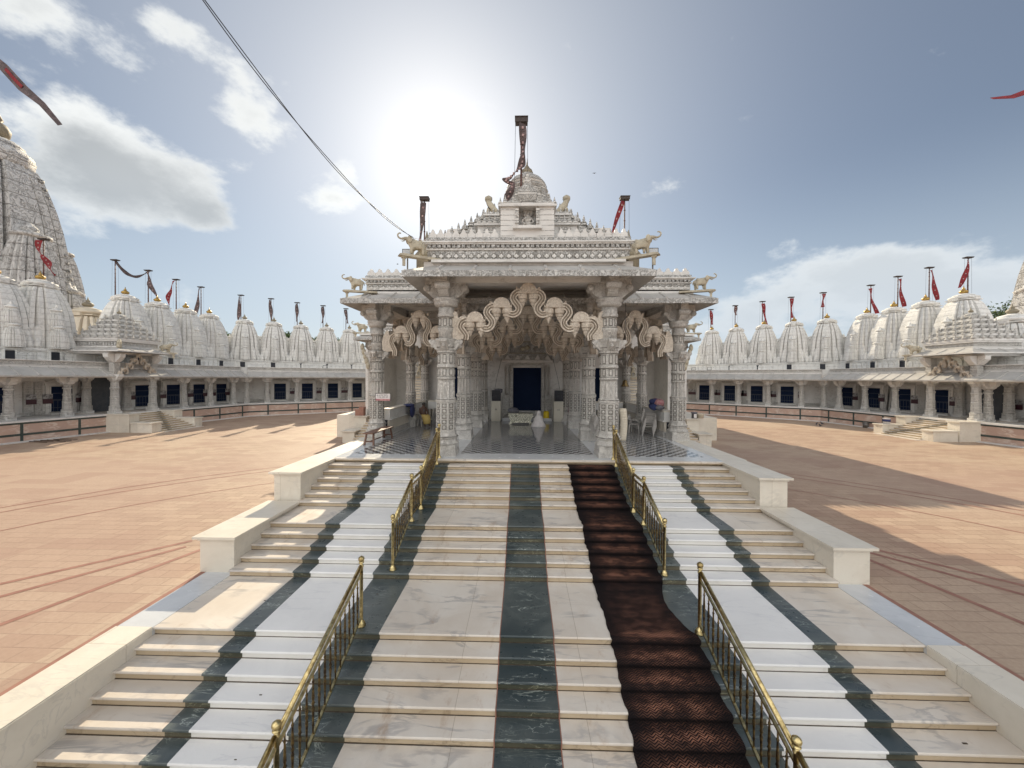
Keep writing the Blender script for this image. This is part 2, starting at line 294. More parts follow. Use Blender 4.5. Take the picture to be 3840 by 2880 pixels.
# ------------------------------------------------------------------ mesh builder
class MB:
    def __init__(s): s.v = []; s.f = []; s.mi = []; s.sm = []; s.mats = []
    def mid(s, m):
        if m not in s.mats: s.mats.append(m)
        return s.mats.index(m)
    def add(s, vs, fs, m, smooth=False, M=None):
        o = len(s.v); k = s.mid(m)
        s.v += [tuple(M @ Vector(p)) if M is not None else tuple(p) for p in vs]
        for f in fs: s.f.append([i+o for i in f]); s.mi.append(k); s.sm.append(smooth)
    def box(s, x0, x1, y0, y1, z0, z1, m, M=None):
        vs = [(x0, y0, z0), (x1, y0, z0), (x1, y1, z0), (x0, y1, z0), (x0, y0, z1), (x1, y0, z1), (x1, y1, z1), (x0, y1, z1)]
        s.add(vs, [(0, 3, 2, 1), (4, 5, 6, 7), (0, 1, 5, 4), (1, 2, 6, 5), (2, 3, 7, 6), (3, 0, 4, 7)], m, False, M)
    def loft(s, rings, m, smooth=False, cap=True, M=None):
        n = len(rings[0]); vs = [p for r in rings for p in r]; fs = []
        for i in range(len(rings)-1):
            for j in range(n):
                a = i*n+j; b_ = i*n+(j+1) % n; fs.append((a, b_, b_+n, a+n))
        if cap: fs.append(tuple(reversed(range(n)))); fs.append(tuple((len(rings)-1)*n+j for j in range(n)))
        s.add(vs, fs, m, smooth, M)
    def lathe(s, prof, m, n=12, c=(0, 0, 0), rot=0.0, smooth=True, M=None, sx=1, sy=1, flute=0.0):
        rings = []
        for r, z_ in prof:
            rings.append([(c[0]+sx*r*(1-(flute if j % 2 else 0))*cos(2*pi*j/n+rot), c[1]+sy*r*(1-(flute if j % 2 else 0))*sin(2*pi*j/n+rot), c[2]+z_) for j in range(n)])
        s.loft(rings, m, smooth, True, M)
    def prism(s, poly, y0, y1, m, M=None):   # polygon in XZ, extruded along Y
        n = len(poly); vs = [(p[0], y0, p[1]) for p in poly]+[(p[0], y1, p[1]) for p in poly]
        a = sum(poly[i][0]*poly[(i+1) % n][1]-poly[(i+1) % n][0]*poly[i][1] for i in range(n))
        fs = [tuple(range(n)), tuple(reversed(range(n, 2*n)))]+[((i+1) % n, i, i+n, (i+1) % n+n) for i in range(n)]
        if a < 0: fs = [tuple(reversed(f)) for f in fs]
        s.add(vs, fs, m, False, M)
    def tube(s, pts, r, m, n=6, M=None, smooth=True):
        pts = [Vector(p) for p in pts]; rs = r if isinstance(r, (list, tuple)) else [r]*len(pts); rings = []
        for i, p in enumerate(pts):
            t = (pts[min(i+1, len(pts)-1)]-pts[max(i-1, 0)]).normalized()
            u = t.cross(Vector((0, 0, 1)));  u = t.cross(Vector((0, 1, 0))) if u.length < .05 else u
            u.normalize(); w = t.cross(u)
            rings.append([tuple(p+(u*cos(2*pi*j/n)+w*sin(2*pi*j/n))*rs[i]) for j in range(n)])
        s.loft(rings, m, smooth, True, M)
    def strip(s, pts, wv, th, m, M=None):    # flat ribbon: wv = half-width vector per point (or one)
        vs = []; n = len(pts)
        for i, p in enumerate(pts):
            w = Vector(wv[i] if isinstance(wv, list) else wv); p = Vector(p)
            t = (Vector(pts[min(i+1, n-1)])-Vector(pts[max(i-1, 0)])).normalized(); nn = t.cross(w); nn = nn.normalized()*th/2 if nn.length > 1e-6 else Vector((0, th/2, 0))
            vs += [p-w-nn, p+w-nn, p+w+nn, p-w+nn]
        s.loft([vs[i*4:i*4+4] for i in range(n)], m, False, True, M)
    def build(s, name, parent=None, loc=(0, 0, 0), rot=None):
        me = bpy.data.meshes.new(name); me.from_pydata(s.v, [], s.f)
        for m in s.mats: me.materials.append(m)
        me.polygons.foreach_set('material_index', s.mi); me.polygons.foreach_set('use_smooth', s.sm); me.update()
        bm = bmesh.new(); bm.from_mesh(me); bmesh.ops.recalc_face_normals(bm, faces=bm.faces); bm.to_mesh(me); bm.free()
        o = bpy.data.objects.new(name, me); COL.objects.link(o); o.location = loc
        if rot: o.rotation_euler = rot
        if parent: o.parent = parent
        return o
def tag(o, label=None, cat=None, group=None, kind=None):
    if label: o['label'] = label
    if cat: o['category'] = cat
    if group: o['group'] = group
    if kind: o['kind'] = kind
    return o
def thing(name, label, cat, loc=(0, 0, 0), rz=0.0, group=None):
    o = bpy.data.objects.new(name, None); COL.objects.link(o); o.location = loc; o.rotation_euler = (0, 0, rz); o.empty_display_size = .2
    return tag(o, label, cat, group)
def kids(o): return [c for c in KID.get(o.name, [])]
KID = {}
def copy_tree(o, loc=None, rz=None, label=None, scale=None):
    ch = [c for c in COL.objects if c.parent == o]
    c = o.copy(); COL.objects.link(c)
    if loc is not None: c.location = loc
    if rz is not None: c.rotation_euler = (0, 0, rz)
    if scale is not None: c.scale = scale
    if label: c['label'] = label
    for k in ch:
        d = k.copy(); COL.objects.link(d); d.parent = c
        for k2 in [q for q in COL.objects if q.parent == k]:
            e = k2.copy(); COL.objects.link(e); e.parent = d
    return c
def skin(name, nodes, edges, mat, parent=None, loc=(0, 0, 0), rz=0, sub=1, extra=None):
    """one continuous surface grown round a skeleton; nodes = (x,y,z,r) or (x,y,z,rx,ry)"""
    me = bpy.data.meshes.new('tmp'); me.from_pydata([n[:3] for n in nodes], edges, []); o = bpy.data.objects.new('tmp', me); COL.objects.link(o)
    md = o.modifiers.new('s', 'SKIN'); sd = o.modifiers.new('d', 'SUBSURF'); sd.levels = sub; sd.render_levels = sub
    for i, n in enumerate(nodes):
        sv = me.skin_vertices[0].data[i]; sv.radius = (n[3], n[4] if len(n) > 4 else n[3]); sv.use_root = (i == 0)
    dg = bpy.context.evaluated_depsgraph_get(); ev = o.evaluated_get(dg); m2 = bpy.data.meshes.new_from_object(ev)
    bpy.data.objects.remove(o)
    m2.name = name; m2.materials.clear(); m2.materials.append(mat)
    for p_ in m2.polygons: p_.use_smooth = True; p_.material_index = 0
    q = bpy.data.objects.new(name, m2); COL.objects.link(q); q.location = loc; q.rotation_euler = (0, 0, rz)
    if parent: q.parent = parent
    return q
def chain(a, b): return [(i, i+1) for i in range(a, b)]

XC = 0.16            # temple axis
FZ = 1.621           # temple floor
R = 0.1351           # riser
# ------------------------------------------------------------------ ground
def sheet(name, x0, x1, y0, y1, z, m, kind='structure', parent=None):
    b = MB(); b.add([(x0, y0, z), (x1, y0, z), (x1, y1, z), (x0, y1, z)], [(0, 1, 2, 3)], m); o = b.build(name, parent)
    if kind: o['kind'] = kind
    return o
b = MB()
HX0, HX1, HY0, HY1 = -7.03, 7.25, -6.0, 12.0
for (x0, x1, y0, y1) in ((-900, HX0, -900, 1500), (HX1, 900, -900, 1500), (HX0, HX1, HY1, 1500), (HX0, HX1, -900, HY0)):
    b.add([(x0, y0, 0), (x1, y0, 0), (x1, y1, 0), (x0, y1, 0)], [(0, 1, 2, 3)], PAVE)
tag(b.build('courtyard_ground'), kind='structure')
# red inlay lines in the paving
b = MB()
def inlay(p, q, w):
    p = Vector((p[0], p[1], .005)); q = Vector((q[0], q[1], .005)); t = (q-p).normalized(); n_ = Vector((-t.y, t.x, 0))*w/2
    b.add([p-n_, q-n_, q+n_, p+n_], [(0, 1, 2, 3)], REDL)
inlay((-7.10, -6), (-7.10, 12), .11); inlay((7.32, -6), (7.32, 12), .11)
for a_, c_ in (((-8.75, 9.9), (-14.2, 4.3)), ((-8.6, 9.55), (-12.2, 4.6)), ((-7.9, 9.9), (-9.9, 4.2))): inlay(a_, c_, .13)
for a_, c_ in (((8.3, 10.9), (13.5, 5.5)), ((8.3, 10.5), (12.5, 5.2)), ((8.2, 10.4), (9.6, 4.8))): inlay(a_, c_, .13)
for s_ in (-1, 1):
    for rr, w in ((19.4, .10), (20.1, .10), (17.0, .08)):
        pts = [(XC+s_*(rr*sin(radians(a))), 2+rr*cos(radians(a))) for a in range(28, 88, 6)]
        for i in range(len(pts)-1): inlay(pts[i], pts[i+1], w)
tag(b.build('paving_inlay'), kind='structure')

# ------------------------------------------------------------------ staircase
NOS = [(12.7726-.3424*k, FZ-R*k) for k in range(7)]
NOS.append((NOS[6][0]-1.2009, FZ-7*R))
for k in range(4): NOS.append((NOS[7][0]-.3395*(k+1), FZ-(8+k)*R))
NOS.append((NOS[11][0]-1.712, 0.0))
for k in range(11): NOS.append((NOS[12][0]-.3254*(k+1), -R*(k+1)))
st = thing('marble_staircase', 'broad marble staircase in cream, white and dark green bands climbing to the temple porch', 'staircase', (0, 0, 0))
SX = [(-6.40, -4.98, CREAM, CREAM2), (-4.98, -4.60, GREEN, GREEN2), (-4.60, -3.22, WHITE, WHITE2), (-3.22, -2.43, GREEN, GREEN2), (-2.43, -.36, CREAM, CREAM2),
      (-.36, .555, GREEN, GREEN2), (.555, 2.78, CREAM, CREAM2), (2.78, 3.50, GREEN, GREEN2), (3.50, 4.86, WHITE, WHITE2), (4.86, 5.23, GREEN, GREEN2), (5.23, 6.66, CREAM, CREAM2)]
def steps(name, k0, k1, ylast, parent):
    b = MB()
    for k in range(k0, k1+1):
        yn, zn = NOS[k]; yb = NOS[k-1][0]+.03 if k > k0 else ylast
        for (x0, x1, mt, mr) in SX:
            zt = zn+random.uniform(-.0012, .0012)
            # tread with a rounded nose
            prof = [(yb, zt), (yn+.012, zt), (yn+.003, zt-.008), (yn, zt-.020), (yn+.004, zt-.034), (yn+.02, zt-.040), (yb, zt-.040)]
            n_ = len(prof); vs = [(x0, p[0], p[1]) for p in prof]+[(x1, p[0], p[1]) for p in prof]
            b.add(vs, [tuple(range(n_)), tuple(reversed(range(n_, 2*n_)))]+[(i, (i+1) % n_, (i+1) % n_+n_, i+n_) for i in range(n_)], mt)
            # dark fillet painting the shadow under the nose, then the riser
            b.box(x0, x1, yn+.046, yn+.10, zn-.066, zn-.0395, STEPSHADE)
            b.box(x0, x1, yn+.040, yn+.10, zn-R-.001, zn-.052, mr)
            if k < 23: b.box(x0, x1, yn+.026+random.uniform(-.004, .004), yn+.05, zn-R-.001, zn-R+.006, STEPSHADE)  # dark line at the riser foot, painted shadow line and grime
    # thin red-brown inlay either side of the middle green band
    for xx in (-.36, .555):
        for k in range(k0, k1+1):
            yn, zn = NOS[k]; yb = NOS[k-1][0]+.03 if k > k0 else ylast
            b.box(xx-.008, xx+.008, yn-.002, yb, zn-.041, zn+.0022, REDL)
            b.box(xx-.008, xx+.008, yn+.016, yn+.03, zn-R, zn-.042, REDL)
    return b.build(name, parent)
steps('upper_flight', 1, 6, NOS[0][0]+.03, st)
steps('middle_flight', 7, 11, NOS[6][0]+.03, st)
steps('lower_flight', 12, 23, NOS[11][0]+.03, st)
b = MB()      # body under the steps, side borders of the big landing
for k in range(1, 24):
    yn, zn = NOS[k]; yb = NOS[k-1][0]
    b.box(-6.39, 6.65, yn+.06, yb+.12 if k > 1 else 12.9, -2.2, zn-.045, CREAM2)
b.build('core', st)
for x0, x1 in ((-7.05, -6.402), (6.662, 7.27)):
    b = MB()
    b.box(x0, x1, 6.44, 8.27, -.3, .004, BLUEM); b.box(x0, x1, 8.27, 8.6, -.3, .0005, BLUEM)
    b.box(x0, x1, -6.0, 6.436, -2.4, .020, KERB)
    b.box(x0-.012, x1+.012, -6.0, 6.430, -.045, .001, KERB)
    b.build('kerb', st)
for sgn, xi, xo in ((-1, -6.405, -7.18), (1, 6.665, 7.42)):
    for (y0, y1, zt, zb) in ((8.27, 10.80, .811, .0), (10.82, 13.15, FZ, .0)):
        b = MB(); xa, xb = min(xi, xo), max(xi, xo)
        cap = .05
        b.box(xa, xb, y0+.06, y1, zb, zt-.10, KERB)
        b.box(xa-.03, xb+.03, y0+.03, y1, zt-.10, zt-.055, KERB)
        b.box(xa-.07 if sgn > 0 else xa-.12, xb+.12 if sgn > 0 else xb+.07, y0-.02, y1, zt-.055, zt, KERB)
        b.build('parapet_wall', st)
# floor of the sunken court below the stair
b = MB(); b.box(-6.39, 6.65, -6.0, 3.2, -2.0, -1.486, CREAM); tag(b.build('sunken_floor'), kind='structure')

# carpet draped over the right-hand side
b = MB(); path = []; T = .011
path.append((NOS[0][0]+.005, NOS[1][1]+T, .15))
for k in range(1, 24):
    yn, zn = NOS[k]
    path += [(yn+.24, zn+T, .45), (yn+.13, zn+T, 1.0), (yn+.05, zn+T, .9), (yn+.012, zn+T, .35), (yn-.010, zn-.006, .35), (yn-.012, zn-.04, .10), (yn+.012, zn-.09, .05), (yn+.016, zn-R+T+.012, .08)]
def cx(yy):
    xl, xr = 1.52, 3.0
    if 6.6 < yy < 8.16: xr = 3.0-.20*sin(pi*(yy-6.55)/1.62)**.8 if 6.55 < yy < 8.17 else xr
    return xl, xr
dense = []
for i in range(len(path)-1):
    (ya, za, wa), (yb_, zb_, wb) = path[i], path[i+1]
    nn = max(1, int(abs(ya-yb_)/.12))
    for j in range(nn): dense.append((ya+(yb_-ya)*j/nn, za+(zb_-za)*j/nn, wa+(wb-wa)*j/nn))
dense.append(path[-1])
rings = []; WEAR = []
for i, (yy, zz, ww) in enumerate(dense):
    WEAR += [ww]*4
    xl, xr = cx(yy); w = .012*sin(yy*7.3)+.008*sin(yy*23)+random.uniform(-.006, .006)
    dz = .004*sin(yy*11)
    a, c = dense[max(i-1, 0)], dense[min(i+1, len(dense)-1)]
    t = Vector((c[0]-a[0], c[1]-a[1])); t.normalize() if t.length else None; nv = Vector((t.y, -t.x))*-.010
    rings.append([(xl+w, yy, zz+dz), (xr+w*.6, yy, zz+dz), (xr+w*.6, yy-abs(nv.x), zz-.008), (xl+w, yy-abs(nv.x), zz-.008)])
b.loft(rings, CARPET)
co_ = b.build('carpet'); at_ = co_.data.attributes.new('wear', 'FLOAT', 'POINT'); at_.data.foreach_set('value', WEAR)
tag(co_, 'worn brown and black herringbone carpet running down the right side of the stairs', 'carpet')

# ------------------------------------------------------------------ brass railings
def ball_post(b, x, y, z0, h, r=.030):
    b.lathe([(.075, 0), (.080, .02), (.060, .04), (.066, .06), (.046, .085), (.034, .10), (r, .12), (r, h-.16), (r*1.35, h-.155), (r*1.35, h-.14), (r*.8, h-.12), (r*.8, h-.10)], BRASS, 12, (x, y, z0))
def finial(b, x, y, z):
    b.lathe([(.024, -.10), (.046, -.085), (.046, -.075), (.030, -.07), (.048, -.045), (.054, -.02), (.048, .005), (.026, .022), (.012, .034)], BRASS, 12, (x, y, z))
def railing(label, x, posts, pairs):
    t = thing('brass_railing', label, 'railing', (x, posts[0][0], 0))
    oy = posts[0][0]
    for (yy, zb, h) in posts:
        p = MB(); ball_post(p, 0, yy-oy, zb, h); po = p.build('post', t)
        q = MB(); finial(q, 0, yy-oy, zb+h); q.build('ball_finial', po)
    for i, j in pairs:
        (ya, za, ha), (yb_, zb_, hb) = posts[i], posts[j]
        L = abs(ya-yb_); d = Vector((0, yb_-ya, 0)).normalized()
        pa = Vector((0, ya-oy, za)); pb = Vector((0, yb_-oy, zb_))
        e = d*.03
        m1 = MB(); m1.tube([pa+Vector((0, 0, ha-.135))+e, pb+Vector((0, 0, hb-.135))-e], .033, BRASS, 10); m1.build('handrail', t)
        m2 = MB()
        for hh, w in ((.275, .018),):
            p0 = pa+Vector((0, 0, ha-hh))+e; p1 = pb+Vector((0, 0, hb-hh))-e
            m2.loft([[tuple(p+Vector((sx*w, 0, sz*.016))) for sx, sz in ((-1, -1), (1, -1), (1, 1), (-1, 1))] for p in (p0, p1)], BRASS)
        m2.build('upper_rail', t)
        m3 = MB(); p0 = pa+Vector((0, 0, .16))+e; p1 = pb+Vector((0, 0, .16))-e
        m3.loft([[tuple(p+Vector((sx*.018, 0, sz*.016))) for sx, sz in ((-1, -1), (1, -1), (1, 1), (-1, 1))] for p in (p0, p1)], BRASS); m3.build('lower_rail', t)
        n = max(3, int(round(L/.155)))
        for k in range(1, n):
            f = k/n; zl = (pa.z+.175)*(1-f)+(pb.z+.175)*f; zu = (pa.z+ha-.29)*(1-f)+(pb.z+hb-.29)*f; hh = zu-zl
            q = MB(); q.lathe([(.011, 0), (.011, hh*.12), (.019, hh*.14), (.012, hh*.17), (.017, hh*.34), (.022, hh*.42), (.012, hh*.46), (.024, hh*.50), (.012, hh*.54), (.022, hh*.58), (.017, hh*.66), (.012, hh*.83), (.019, hh*.86), (.011, hh*.88), (.011, hh)], BRASSD, 8, (0, (pa.y*(1-f)+pb.y*f), zl))
            q.build('baluster', t)
    return t
for sgn, x, side in ((-1, -2.83, 'left'), (1, 3.08, 'right')):
    extra = 'beside the carpet' if sgn > 0 else 'on the side away from the carpet'
    railing(f'brass railing of the upper flights reaching the {side} front pillar of the porch', x,
            [(8.31, .135, 1.20), (9.73, .676, 1.20), (10.64, .676, 1.20), (12.60, 1.486, 1.19), (12.98, FZ, 1.15)], [(0, 1), (1, 2), (2, 3), (3, 4)])
    railing(f'brass railing of the lowest flight in the {side} foreground', x-.02*sgn,
            [(6.62, .0, 1.20), (4.30, NOS[19][1], 1.33), (3.30, NOS[22][1], 1.33)], [(0, 1), (1, 2)])

# ================================================================== TEMPLE
def pillar(parent, x, y, z0, zt, s=1.0, name='pillar', mat=None):
    """carved pillar: square base, octagonal panels, fluted drum, bracket ring, round neck, cruciform voluted capital"""
    b = MB(); mt = mat or PILLAR; H = zt-z0; k = H/6.31; q = pi/8
    def Z(v): return z0+(v-1.62)*k
    c = (x, y, 0)
    def sq(hw, a, e, m=mt): b.box(x-hw*s, x+hw*s, y-hw*s, y+hw*s, a, e, m)
    sq(.42, Z(1.62), Z(1.80)); sq(.40, Z(1.80), Z(2.02)); 
    b.lathe([(.47*s, Z(2.02)), (.49*s, Z(2.06)), (.43*s, Z(2.12)), (.40*s, Z(2.20)), (.44*s, Z(2.25)), (.44*s, Z(2.29)), (.385*s, Z(2.36)), (.365*s, Z(2.46))], mt, 8, c, q, False)
    b.lathe([(.345*s, Z(2.46)), (.345*s, Z(3.50)), (.37*s, Z(3.53)), (.37*s, Z(3.60)), (.335*s, Z(3.66))], mt, 8, c, q, False)
    b.lathe([(.315*s, Z(3.66)), (.30*s, Z(4.32))], mt, 24, c, 0, False, flute=.17)
    b.lathe([(.325*s, Z(4.32)), (.325*s, Z(4.38)), (.30*s, Z(4.42)), (.30*s, Z(4.70)), (.33*s, Z(4.74)), (.33*s, Z(4.80)), (.30*s, Z(4.84)), (.30*s, Z(5.22)), (.335*s, Z(5.26)), (.335*s, Z(5.32))], mt, 16, c, 0, False)
    b.lathe([(.36*s, Z(5.32)), (.30*s, Z(5.40)), (.34*s, Z(5.48)), (.34*s, Z(5.62)), (.40*s, Z(5.68)), (.40*s, Z(5.74))], mt, 16, c)
    def plate(a, r, z0_, z1_, hw, m1, m2, round_=False):
        M = Matrix.Translation((x, y, 0)) @ Matrix.Rotation(a, 4, 'Z')
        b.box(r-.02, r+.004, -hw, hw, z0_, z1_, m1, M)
        if round_: b.lathe([(.001, .0), (hw*.62, 0), (hw*.55, .012), (hw*.2, .014)], m2, 10, (0, 0, 0), M=M @ Matrix.Translation((r+.003, 0, (z0_+z1_)/2)) @ Matrix.Rotation(pi/2, 4, 'Y'))
        else: b.box(r-.02, r+.012, -hw*.62, hw*.62, z0_+.12*(z1_-z0_), z1_-.12*(z1_-z0_), m2, M)
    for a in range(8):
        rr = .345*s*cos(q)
        for i in range(5): plate(a*pi/4, rr, Z(2.54+i*.19), Z(2.54+i*.19+.165), .088*s, RECSHADE, mt, True)  # dark plate behind each rosette paints its recess shade
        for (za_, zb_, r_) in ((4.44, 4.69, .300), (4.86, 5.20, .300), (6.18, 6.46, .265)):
            plate(a*pi/4, r_*s*cos(pi/16)+.004, Z(za_), Z(zb_), .065*s, RECSHADE, mt)
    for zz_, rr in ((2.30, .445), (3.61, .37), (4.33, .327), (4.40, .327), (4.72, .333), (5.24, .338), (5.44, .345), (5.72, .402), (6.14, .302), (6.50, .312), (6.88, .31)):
        b.lathe([(rr*s-.012, -.012), (rr*s+.004, 0), (rr*s-.012, .012)], RECSHADE, 16, (x, y, Z(zz_)), smooth=False)  # thin dark rings painted as shadow lines at the mouldings
    for a in range(4):    # small brackets that carry the toran ends
        M = Matrix.Translation((x, y, 0)) @ Matrix.Rotation(a*pi/2, 4, 'Z')
        b.prism([(.25*s, Z(5.30)), (.36*s, Z(5.36)), (.56*s, Z(5.58)), (.60*s, Z(5.62)), (.60*s, Z(5.71)), (.25*s, Z(5.71))], -.13*s, .13*s, mt, M)
        b.lathe([(.02, -.16), (.07*s, -.11), (.05*s, -.06), (.08*s, 0)], mt, 8, (.50*s, 0, Z(5.58)), M=M)
    b.lathe([(.28*s, Z(5.74)), (.27*s, Z(6.0)), (.30*s, Z(6.04)), (.30*s, Z(6.12)), (.265*s, Z(6.16)), (.265*s, Z(6.48)), (.31*s, Z(6.52)), (.31*s, Z(6.60)), (.28*s, Z(6.64)), (.28*s, Z(6.86))], mt, 16, c)
    b.lathe([(.30*s, Z(6.86)), (.40*s, Z(6.90)), (.43*s, Z(6.98)), (.42*s, Z(7.04)), (.46*s, Z(7.08)), (.46*s, Z(7.16)), (.36*s, Z(7.18))], mt, 16, c)
    cap = []
    for i in range(15):
        t = i/14*pi*.5; cap.append((.26+.46*sin(t)+.022*(i % 2), 7.16+.56*(1-cos(t))))
    cap = [(0, 7.16)]+cap+[(.74, 7.93), (0, 7.93)]
    poly = [(px_*s, Z(pz_)) for px_, pz_ in cap]
    for a in range(4):
        M = Matrix.Translation((x, y, 0)) @ Matrix.Rotation(a*pi/2, 4, 'Z'); b.prism(poly, -.17*s, .17*s, mt, M)
        b.lathe([(.10*s, -.26*s), (.13*s, -.2*s), (.13*s, .2*s), (.10*s, .26*s)], mt, 10, (0, 0, 0), M=M @ Matrix.Translation((.66*s, 0, Z(7.52))) @ Matrix.Rotation(pi/2, 4, 'X'))
        b.lathe([(.03, Z(7.2)), (.16*s, Z(7.3)), (.17*s, Z(7.42)), (.12*s, Z(7.5)), (.19*s, Z(7.56)), (.19*s, Z(7.7)), (.15*s, Z(7.93))], mt, 10, (.40*s, 0, 0), M=M)
    sq(.36, Z(7.72), Z(7.932))
    return b.build(name, parent)

def toran(parent, cxm, y, ztop, steps_, dx, dz, sc=1.0, name='toran_arch', th=.13, end=True, M=None):
    """scalloped arch of S-shaped serpentine bands with domed lobes and hanging bells"""
    b = MB()
    def P(px_, pz_): return (cxm+px_, pz_)
    for sg in (-1, 1):
        for k in range(steps_+1):
            ox, oz = sg*dx*k, ztop-dz*k
            # S band leaving the lobe outward, curling under, and reaching the next lobe
            pts = []
            ctl = [(.20, -.33), (.36, -.31), (.48, -.40), (.52, -.54), (.43, -.69), (.33, -.84), (.35, -1.00), (.50, -1.11), (.72, -1.06)]
            last = (k == steps_)
            if last: ctl = ctl[:7]
            ctl = [(a_*1.0, b_) for a_, b_ in ctl]
            for px_, pz_ in ctl: pts.append((ox+sg*px_*dx/.93, oz+pz_*dz/.50*.97))
            # Catmull-Rom
            sm = []
            for i in range(len(pts)-1):
                p0, p1, p2, p3 = pts[max(i-1, 0)], pts[i], pts[i+1], pts[min(i+2, len(pts)-1)]
                for j in range(5):
                    t = j/5; sm.append(tuple(.5*((2*p1[c])+(-p0[c]+p2[c])*t+(2*p0[c]-5*p1[c]+4*p2[c]-p3[c])*t*t+(-p0[c]+3*p1[c]-3*p2[c]+p3[c])*t**3) for c in (0, 1)))
            sm.append(pts[-1])
            hw = .108*sc; vs = []
            for i, p in enumerate(sm):
                a, c = sm[max(i-1, 0)], sm[min(i+1, len(sm)-1)]; tx, tz = c[0]-a[0], c[1]-a[1]; L = hypot(tx, tz) or 1; nx, nz = -tz/L, tx/L
                w = hw
                prof = [(-w, -th), (-w*.7, -th+.008), (w*.7, -th+.008), (w, -th), (w, th), (-w, th)]
                vs.append([(cxm+p[0]+nx*u, y+v, p[1]+nz*u) for u, v in prof])
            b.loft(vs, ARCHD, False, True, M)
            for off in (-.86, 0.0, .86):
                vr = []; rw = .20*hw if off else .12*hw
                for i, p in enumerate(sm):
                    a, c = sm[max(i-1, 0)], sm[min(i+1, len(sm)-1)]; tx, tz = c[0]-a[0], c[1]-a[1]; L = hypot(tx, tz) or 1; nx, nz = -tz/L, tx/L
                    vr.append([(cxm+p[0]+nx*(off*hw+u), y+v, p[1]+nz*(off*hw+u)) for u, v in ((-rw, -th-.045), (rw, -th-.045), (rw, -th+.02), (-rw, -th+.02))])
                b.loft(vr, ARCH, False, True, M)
            # domed lobe
            if sg > 0 or k > 0:
                arc = [(cxm+ox+.30*sc*cos(pi*i/12), oz-.27*sc+.29*sc*sin(pi*i/12)) for i in range(13)]
                b.prism(arc+[(cxm+ox-.33*sc, oz-.34*sc), (cxm+ox+.33*sc, oz-.34*sc)], y-th-.05, y+th+.03, ARCH, M)
                b.prism([(cxm+ox+.20*sc*cos(pi*i/10), oz-.27*sc+.19*sc*sin(pi*i/10)) for i in range(11)], y-th-.085, y-th-.045, ARCH, M)
                b.box(cxm+ox-.36*sc, cxm+ox+.36*sc, y-th-.07, y+th+.03, oz-.33*sc, oz-.27*sc, ARCH, M)
                for q in (-1, 1):
                    xx = cxm+ox+q*.20*sc
                    b.lathe([(.17*sc, -.30*sc), (.20*sc, -.35*sc), (.19*sc, -.52*sc), (.15*sc, -.56*sc), (.155*sc, -.61*sc), (.10*sc, -.66*sc), (.11*sc, -.70*sc), (.06*sc, -.76*sc), (.03*sc, -.82*sc), (.006, -.88*sc)], ARCH, 10, (xx, y, oz), M=M)
                    for zz_, rr_ in ((-.36, .203), (-.53, .192), (-.635, .13)): b.lathe([(rr_*sc-.01, (zz_-.012)*sc), (rr_*sc+.004, zz_*sc), (rr_*sc-.01, (zz_+.012)*sc)], ARCHD, 10, (xx, y, oz), smooth=False, M=M)
                for q in (-1, 1):  # little leaf points
                    b.prism([(cxm+ox+q*.33*sc, oz-.27*sc), (cxm+ox+q*.44*sc, oz-.20*sc), (cxm+ox+q*.42*sc, oz-.07*sc), (cxm+ox+q*.31*sc, oz-.15*sc)], y-.05, y+.05, ARCH, M)
        if end:   # makara end piece
            ox, oz = sg*(dx*steps_+.30*dx/.93), ztop-dz*(steps_+1)*1.0-.12
            pg = [(0, .42), (.16, .50), (.30, .42), (.34, .62), (.44, .66), (.60, .40), (.66, .10), (.64, -.28), (.42, -.36), (.20, -.34), (-.02, -.16), (.12, -.10), (.20, .02), (.04, .12), (-.06, .24)]
            b.prism([(cxm+ox+sg*p[0]*sc, oz+p[1]*sc) for p in pg], y-th*.9, y+th*.9, ARCH, M)
    return b.build(name, parent)

def eave(b, x0, x1, y0, y1, z, ins, rise, m=None, face=None, lip=.20, sides='FLRB', ribs=True):
    """sloping stone awning round a rectangle: outer edge x0..x1,y0..y1 at height z, inner edge inset by ins and raised"""
    m = m or SLAB; face = face or FRIEZE
    o0 = [(x0, y0, z), (x1, y0, z), (x1, y1, z), (x0, y1, z)]; i0 = [(x0+ins, y0+ins, z+rise), (x1-ins, y0+ins, z+rise), (x1-ins, y1-ins, z+rise), (x0+ins, y1-ins, z+rise)]
    up = lambda p, h: (p[0], p[1], p[2]+h)
    for k in range(4):
        a, c, d, e = o0[k], o0[(k+1) % 4], i0[(k+1) % 4], i0[k]
        b.add([up(a, lip), up(c, lip), up(d, lip*.9), up(e, lip*.9)], [(0, 1, 2, 3)], m)         # top
        b.add([a, c, up(d, -.02), up(e, -.02)], [(3, 2, 1, 0)], m)                            # soffit
        b.add([a, c, up(c, lip), up(a, lip)], [(0, 1, 2, 3)], face)                            # carved fascia
        if ribs:
            L = hypot(c[0]-a[0], c[1]-a[1]); n = max(2, int(L/1.05)); dv = Vector((c[0]-a[0], c[1]-a[1], 0))/L; inw = Vector((-dv.y, dv.x, 0))
            for j in range(1, n):
                t = j/n*L; p = Vector(a)+dv*t
                if t < ins*.9 or t > L-ins*.9: continue
                q0 = p+Vector((0, 0, lip)); q1 = p+inw*ins+Vector((0, 0, rise+lip*.9))
                w = dv*.07
                b.add([q0-w, q0+w, q1+w, q1-w, q0-w*.5+Vector((0, 0, .06)), q0+w*.5+Vector((0, 0, .06)), q1+w*.5+Vector((0, 0, .05)), q1-w*.5+Vector((0, 0, .05))], [(4, 5, 6, 7), (0, 1, 5, 4), (1, 2, 6, 5), (3, 0, 4, 7)], m)
